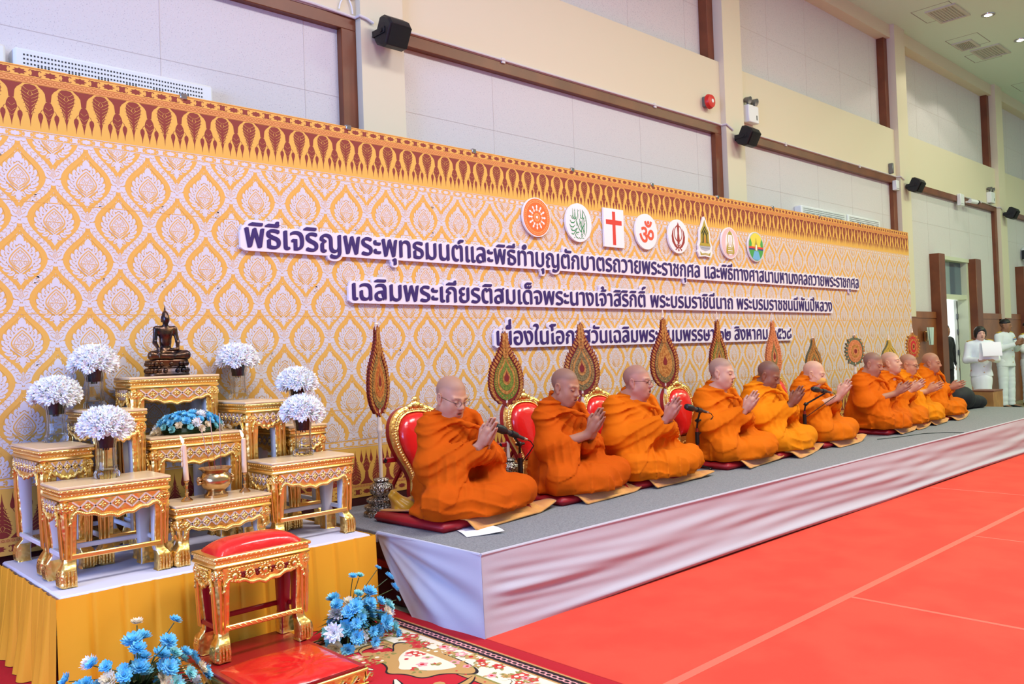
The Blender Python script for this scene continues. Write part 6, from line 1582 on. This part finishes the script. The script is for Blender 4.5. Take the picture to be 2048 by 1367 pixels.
# ------------------------------------------------------------------ standing officials
UNI = mat('white_uniform', (222, 226, 232), .75, bump=('noise', 90, .1, .002)); HAIR = mat('black_hair', (22, 18, 18), .45, bump=('noise', 200, .4, .003)); SHOE = mat('black_shoe', (16, 16, 18), .2)
GOLDB = mat('gold_braid', (206, 166, 60), .4, .5)
def standing(x, y, rz, hgt, o, lab, pose, skirt=False, hair='short', suit=None, sc=1.0):
    """1.70 m figure facing -y, feet at z=0"""
    s_ = hgt/1.70; t = thing('person', lab, 'person', (x, y, .0), rz, None); t.scale = (s_, s_, s_)
    hc = np.array((0, -.02, 1.575)); Rm = Euler((o.get('nod', 0), 0, o.get('yaw', 0))).to_matrix()
    arms = pose
    P = wrap(head_prims(o), hc, Rm)+[cap((0, .01, 1.46), (0, .02, 1.36), .055, .08, .04), cap((0, .02, 1.32), (0, .02, .95), .11, .12, .05)]
    CJ = [elp((0, .015, 1.28), (.185, .125, .17), .06), elp((0, .01, 1.02), (.175, .130, .22), .08), cap((-.14, .015, 1.385), (.14, .015, 1.385), .065, .065, .05), cap((0, .01, 1.43), (0, .0, 1.47), .070, .064, .02), elp((0, .015, .82), (.190, .140, .16), .06)]
    for s, sd in ((-1, 'r'), (1, 'l')):
        S0 = (s*.185, .02, 1.37); E0, W0, u_, n_ = arms[sd]
        P += [cap(S0, E0, .05, .042, .03), cap(E0, W0, .042, .028, .02)]
        u_ = np.array(u_, float); u_ /= np.linalg.norm(u_); n_ = np.array(n_, float); w_ = np.cross(n_, u_); w_ /= np.linalg.norm(w_)
        P += hand_prims(W0, u_, w_*(1 if sd == 'r' else -1)*arms.get('flip', 1), n_, .95)
        W1 = np.array(W0)*.82+np.array(E0)*.18
        CJ += [cap(S0, E0, .066, .060, .04), cap(E0, W1, .060, .045, .03)]
        P += [cap((s*.09, .02, .9), (s*.10, .01, .48), .085, .055, .03), cap((s*.10, .01, .48), (s*.10, .03, .07), .055, .038, .02), cap((s*.10, .03, .05), (s*.12, -.12, .035), .04, .03, .02)]
    col = lambda V: np.where((V[:, 2] > 1.36)[:, None], head_cols((V-hc)@np.array(Rm), o, None), np.array(lin(o['skin']))[None])
    soft_mesh('body', field(P), (-.45, -.45, .0), (.45, .25, 1.75), .011, SKIN, t, col, 1)
    U = suit or UNI
    fold = lambda Pp, d: np.maximum(d-.004*(np.abs(np.sin(wob(Pp, 14, 3)*3+Pp[:, 2]*16))-.6), .80-Pp[:, 2])
    j = soft_mesh('jacket', field(CJ, fold), (-.45, -.42, .78), (.45, .25, 1.52), .012, U, t, None, 0)
    if not suit:
        q = MB(GOLDB)
        for s in (-1, 1): q.M = T(s*.165, .015, 1.447, ry=s*.25); q.box((-.055, -.03, -.004), (.055, .03, .010), .006)
        q.M = Matrix(); q.build('shoulder_boards', j)
        q = MB(GOLDB)
        for z in (1.22, 1.10, .98, .88): q.ell((0, -.128-.006*(z < 1.15), z), (.009, .006, .009), 8, 6)
        q.build('buttons', j)
        q = MB(mat('ribbon_bar', (70, 120, 160), .6)); q.box((.055, -.128, 1.30), (.125, -.115, 1.325)); q.m(mat('ribbon_red', (180, 60, 50), .6)); q.box((.055, -.130, 1.312), (.09, -.128, 1.325)); q.m(GOLDB); q.box((.07, -.130, 1.335), (.11, -.116, 1.35), .003); q.build('ribbons', j)
        
    if skirt:
        K_ = [elp((0, .015, .74), (.17, .125, .2), .05), cap((0, .01, .75), (0, .01, .40), .150, .155, .05)]
        soft_mesh('skirt', field(K_, lambda Pp, d: np.maximum(np.maximum(d-.003*np.abs(np.sin(Pp[:, 0]*40)), .42-Pp[:, 2]), Pp[:, 2]-.9)), (-.3, -.3, .38), (.3, .3, .95), .012, U, t, None, 0)
    else:
        K_ = []
        for s in (-1, 1): K_ += [cap((s*.085, .02, .88), (s*.10, .01, .48), .105, .080, .03), cap((s*.10, .01, .48), (s*.10, .02, .07), .080, .072, .01)]
        soft_mesh('trousers', field(K_, lambda Pp, d: np.maximum(d-.006*(np.abs(np.sin(Pp[:, 2]*22+wob(Pp, 12, 5)*2))-.6)*(1-.5*sm(Pp[:, 2], .3, .8)), .06-Pp[:, 2])), (-.3, -.2, .04), (.3, .25, .98), .012, U, t, None, 0)
    for s in (-1, 1):
        q = MB(SHOE); q.M = T(s*.105, -.03, 0, rz=s*.12); q.loft([[(w*math.cos(a), y0+.0*math.sin(a), max(0.0, hh*.5+hh*.5*math.sin(a))) for a in np.linspace(0, 2*PI, 14, endpoint=False)] for y0, w, hh in ((.12, .025, .05), (.10, .040, .075), (.04, .042, .085), (-.04, .045, .065), (-.11, .044, .05), (-.15, .030, .035), (-.165, .008, .02))]); q.build('shoe', t)
    Mh = Matrix.Translation(Vector(hc)) @ Rm.to_4x4()
    if hair == 'bob':
        H_ = [elp((0, .022, .040), (.090, .106, .088), .02), elp((.070, .01, -.02), (.030, .055, .07), .04), elp((-.070, .01, -.02), (.030, .055, .07), .04), elp((0, .07, -.02), (.075, .05, .08), .04), neg(elp((0, -.13, -.035), (.066, .085, .105), .02))]
    else:
        H_ = [elp((0, .020, .048), (.079, .095, .080), .01), neg(elp((0, -.16, -.01), (.12, .10, .085), .02)), neg(slab((0, 0, -.13), (.2, .2, .155), .01, .03))]
    hm = soft_mesh('hair', field(H_, lambda Pp, d: d-.0025*np.abs(np.sin(Pp[:, 0]*160+wob(Pp, 60, 2)))), (-.13, -.15, -.13), (.13, .17, .16), .007, HAIR, t, None, 1); hm.matrix_local = Mh
    return t, hc, Rm
SKF, SKM = (214, 168, 148), (150, 104, 78)
clap = {'r': ((-.24, -.03, 1.13), (-.05, -.25, 1.22), (.15, -.5, .6), (-1, 0, 0)), 'l': ((.24, -.03, 1.13), (.03, -.26, 1.22), (-.1, -.5, .6), (1, 0, 0)), 'flip': 1}
read = {'r': ((-.25, -.02, 1.10), (-.10, -.26, 1.10), (.5, -.6, .1), (-.3, 0, -1)), 'l': ((.25, -.02, 1.10), (.11, -.26, 1.10), (-.5, -.6, .1), (.3, 0, -1)), 'flip': 1}
hang = {'r': ((-.25, .03, 1.10), (-.27, -.03, .86), (0, -.2, -1), (-1, 0, 0)), 'l': ((.25, .03, 1.10), (.27, -.03, .86), (0, -.2, -1), (1, 0, 0)), 'flip': 1}
t, hc, Rm = standing(15.02, 4.70, -.95, 1.55, dict(skin=SKF, w=1.0, stub=0, eyes=1, brow=.8, nod=.12), 'person in white uniform jacket and skirt with black bob hair, reading from white sheets', read, True, 'bob')
q = MB(PAPER)
def sheet(u, v): return ((u-.5)*.32+.02, -.33-.05*v+.02*math.sin(PI*v), 1.10+.30*v) if True else None
q.grid(sheet, 6, 8)
q.grid(lambda u, v: ((u-.5)*.31+.04, -.40-.055*math.sin(PI*.5*v)-.0*u, 1.41-.24*v), 6, 8)
o = tag(q.build('reading_sheets', None, 60), 'white paper sheets held up by the person with bob hair', 'paper'); o.location = (15.02, 4.70, 0); o.rotation_euler = (0, 0, -.95); o.scale = (.912, .912, .912)
standing(17.95, 5.17, -.35, 1.71, dict(skin=SKM, stub=.3, nod=.05, yaw=.35, eyes=1, brow=.8), 'tall person in white uniform with gold shoulder boards, hands joined, right of the bob-haired person', clap)
standing(18.95, 5.05, -.30, 1.66, dict(skin=(176, 124, 92), stub=.3, nod=.05, yaw=.4, eyes=1, brow=.8), 'person in white uniform with hands joined, at the right edge of the picture', clap)
standing(17.32, 6.05, -.4, 1.66, dict(skin=SKM, stub=.4), 'person in a black suit standing in the bright doorway', hang, suit=mat('black_suit', (22, 22, 28), .7))
# brown box at the stage end
t = thing('wooden_box', 'small brown wooden box beyond the far mat, in front of the bob-haired person', 'box', (13.35, 4.13, .0))
q = MB(mat('box_wood', (166, 122, 66), .5, mix=((146, 102, 52), 6, .4, .6, 'noise'))); q.box((-.2, -.16, 0), (.2, .16, .60), .006); q.build('case', t)
q = MB(WOODB); q.box((-.205, -.165, .585), (.205, .165, .605), .004); q.build('lid', t)
# dark seated attendant behind the last row, simplified to a headless form
Ka = field([elp((0, 0, .16), (.22, .18, .16), .05), cap((.05, -.02, .12), (.42, -.12, .08), .11, .08, .05), cap((.05, .08, .12), (.40, .10, .08), .11, .08, .05), elp((.46, -.13, .07), (.09, .05, .05), .02)], lambda P_, d: np.maximum(d-.006*np.abs(np.sin(P_[:, 0]*22+wob(P_, 14, 2))), .002-P_[:, 2]))
o = soft_mesh('dark_seated_form', Ka, (-.3, -.3, -.01), (.6, .3, .4), .012, mat('black_suit', (22, 22, 28), .7)); o.location = (12.25, 4.12, SH+.001); tag(o, 'dark seated black-clothed form behind the far end of the seated row', 'clothing')
# microphone stand at the right edge
t = thing('microphone_stand', 'black microphone at the right edge, before the rightmost uniformed person', 'microphone', (18.4, 4.55, 0))
q = MB(BLACK); q.tube([(0, 0, .02), (0, 0, 1.05)], .012, 8); q.tube([(0, 0, 1.05), (.05, -.02, 1.12)], .01, 8); q.lathe([(.14, 0), (.14, .015), (.03, .03), (.012, .05)], 20); q.build('upright', t)
q = MB(BLACK); q.tube([(.16, -.04, 1.06), (-.02, 0, 1.20)], .016, 10); q.tube([(-.02, 0, 1.20), (-.05, .01, 1.225), (-.085, .018, 1.25)], [.024, .027, .016], 12); q.build('microphone_head', t)
# added white wall, and lamp standing in for daylight, to brighten the doorway
q = MB(mat('bright_white', (246, 248, 250), .8)); q.box((14, 10.5, 0), (32, 10.7, 5)); struct(q.build('added_outer_wall', None, 0))
area('added_yard_lamp', (22, 7.5, 4.5), (math.radians(65), 0, 0), 9, 3, 2600, (.95, .98, 1))
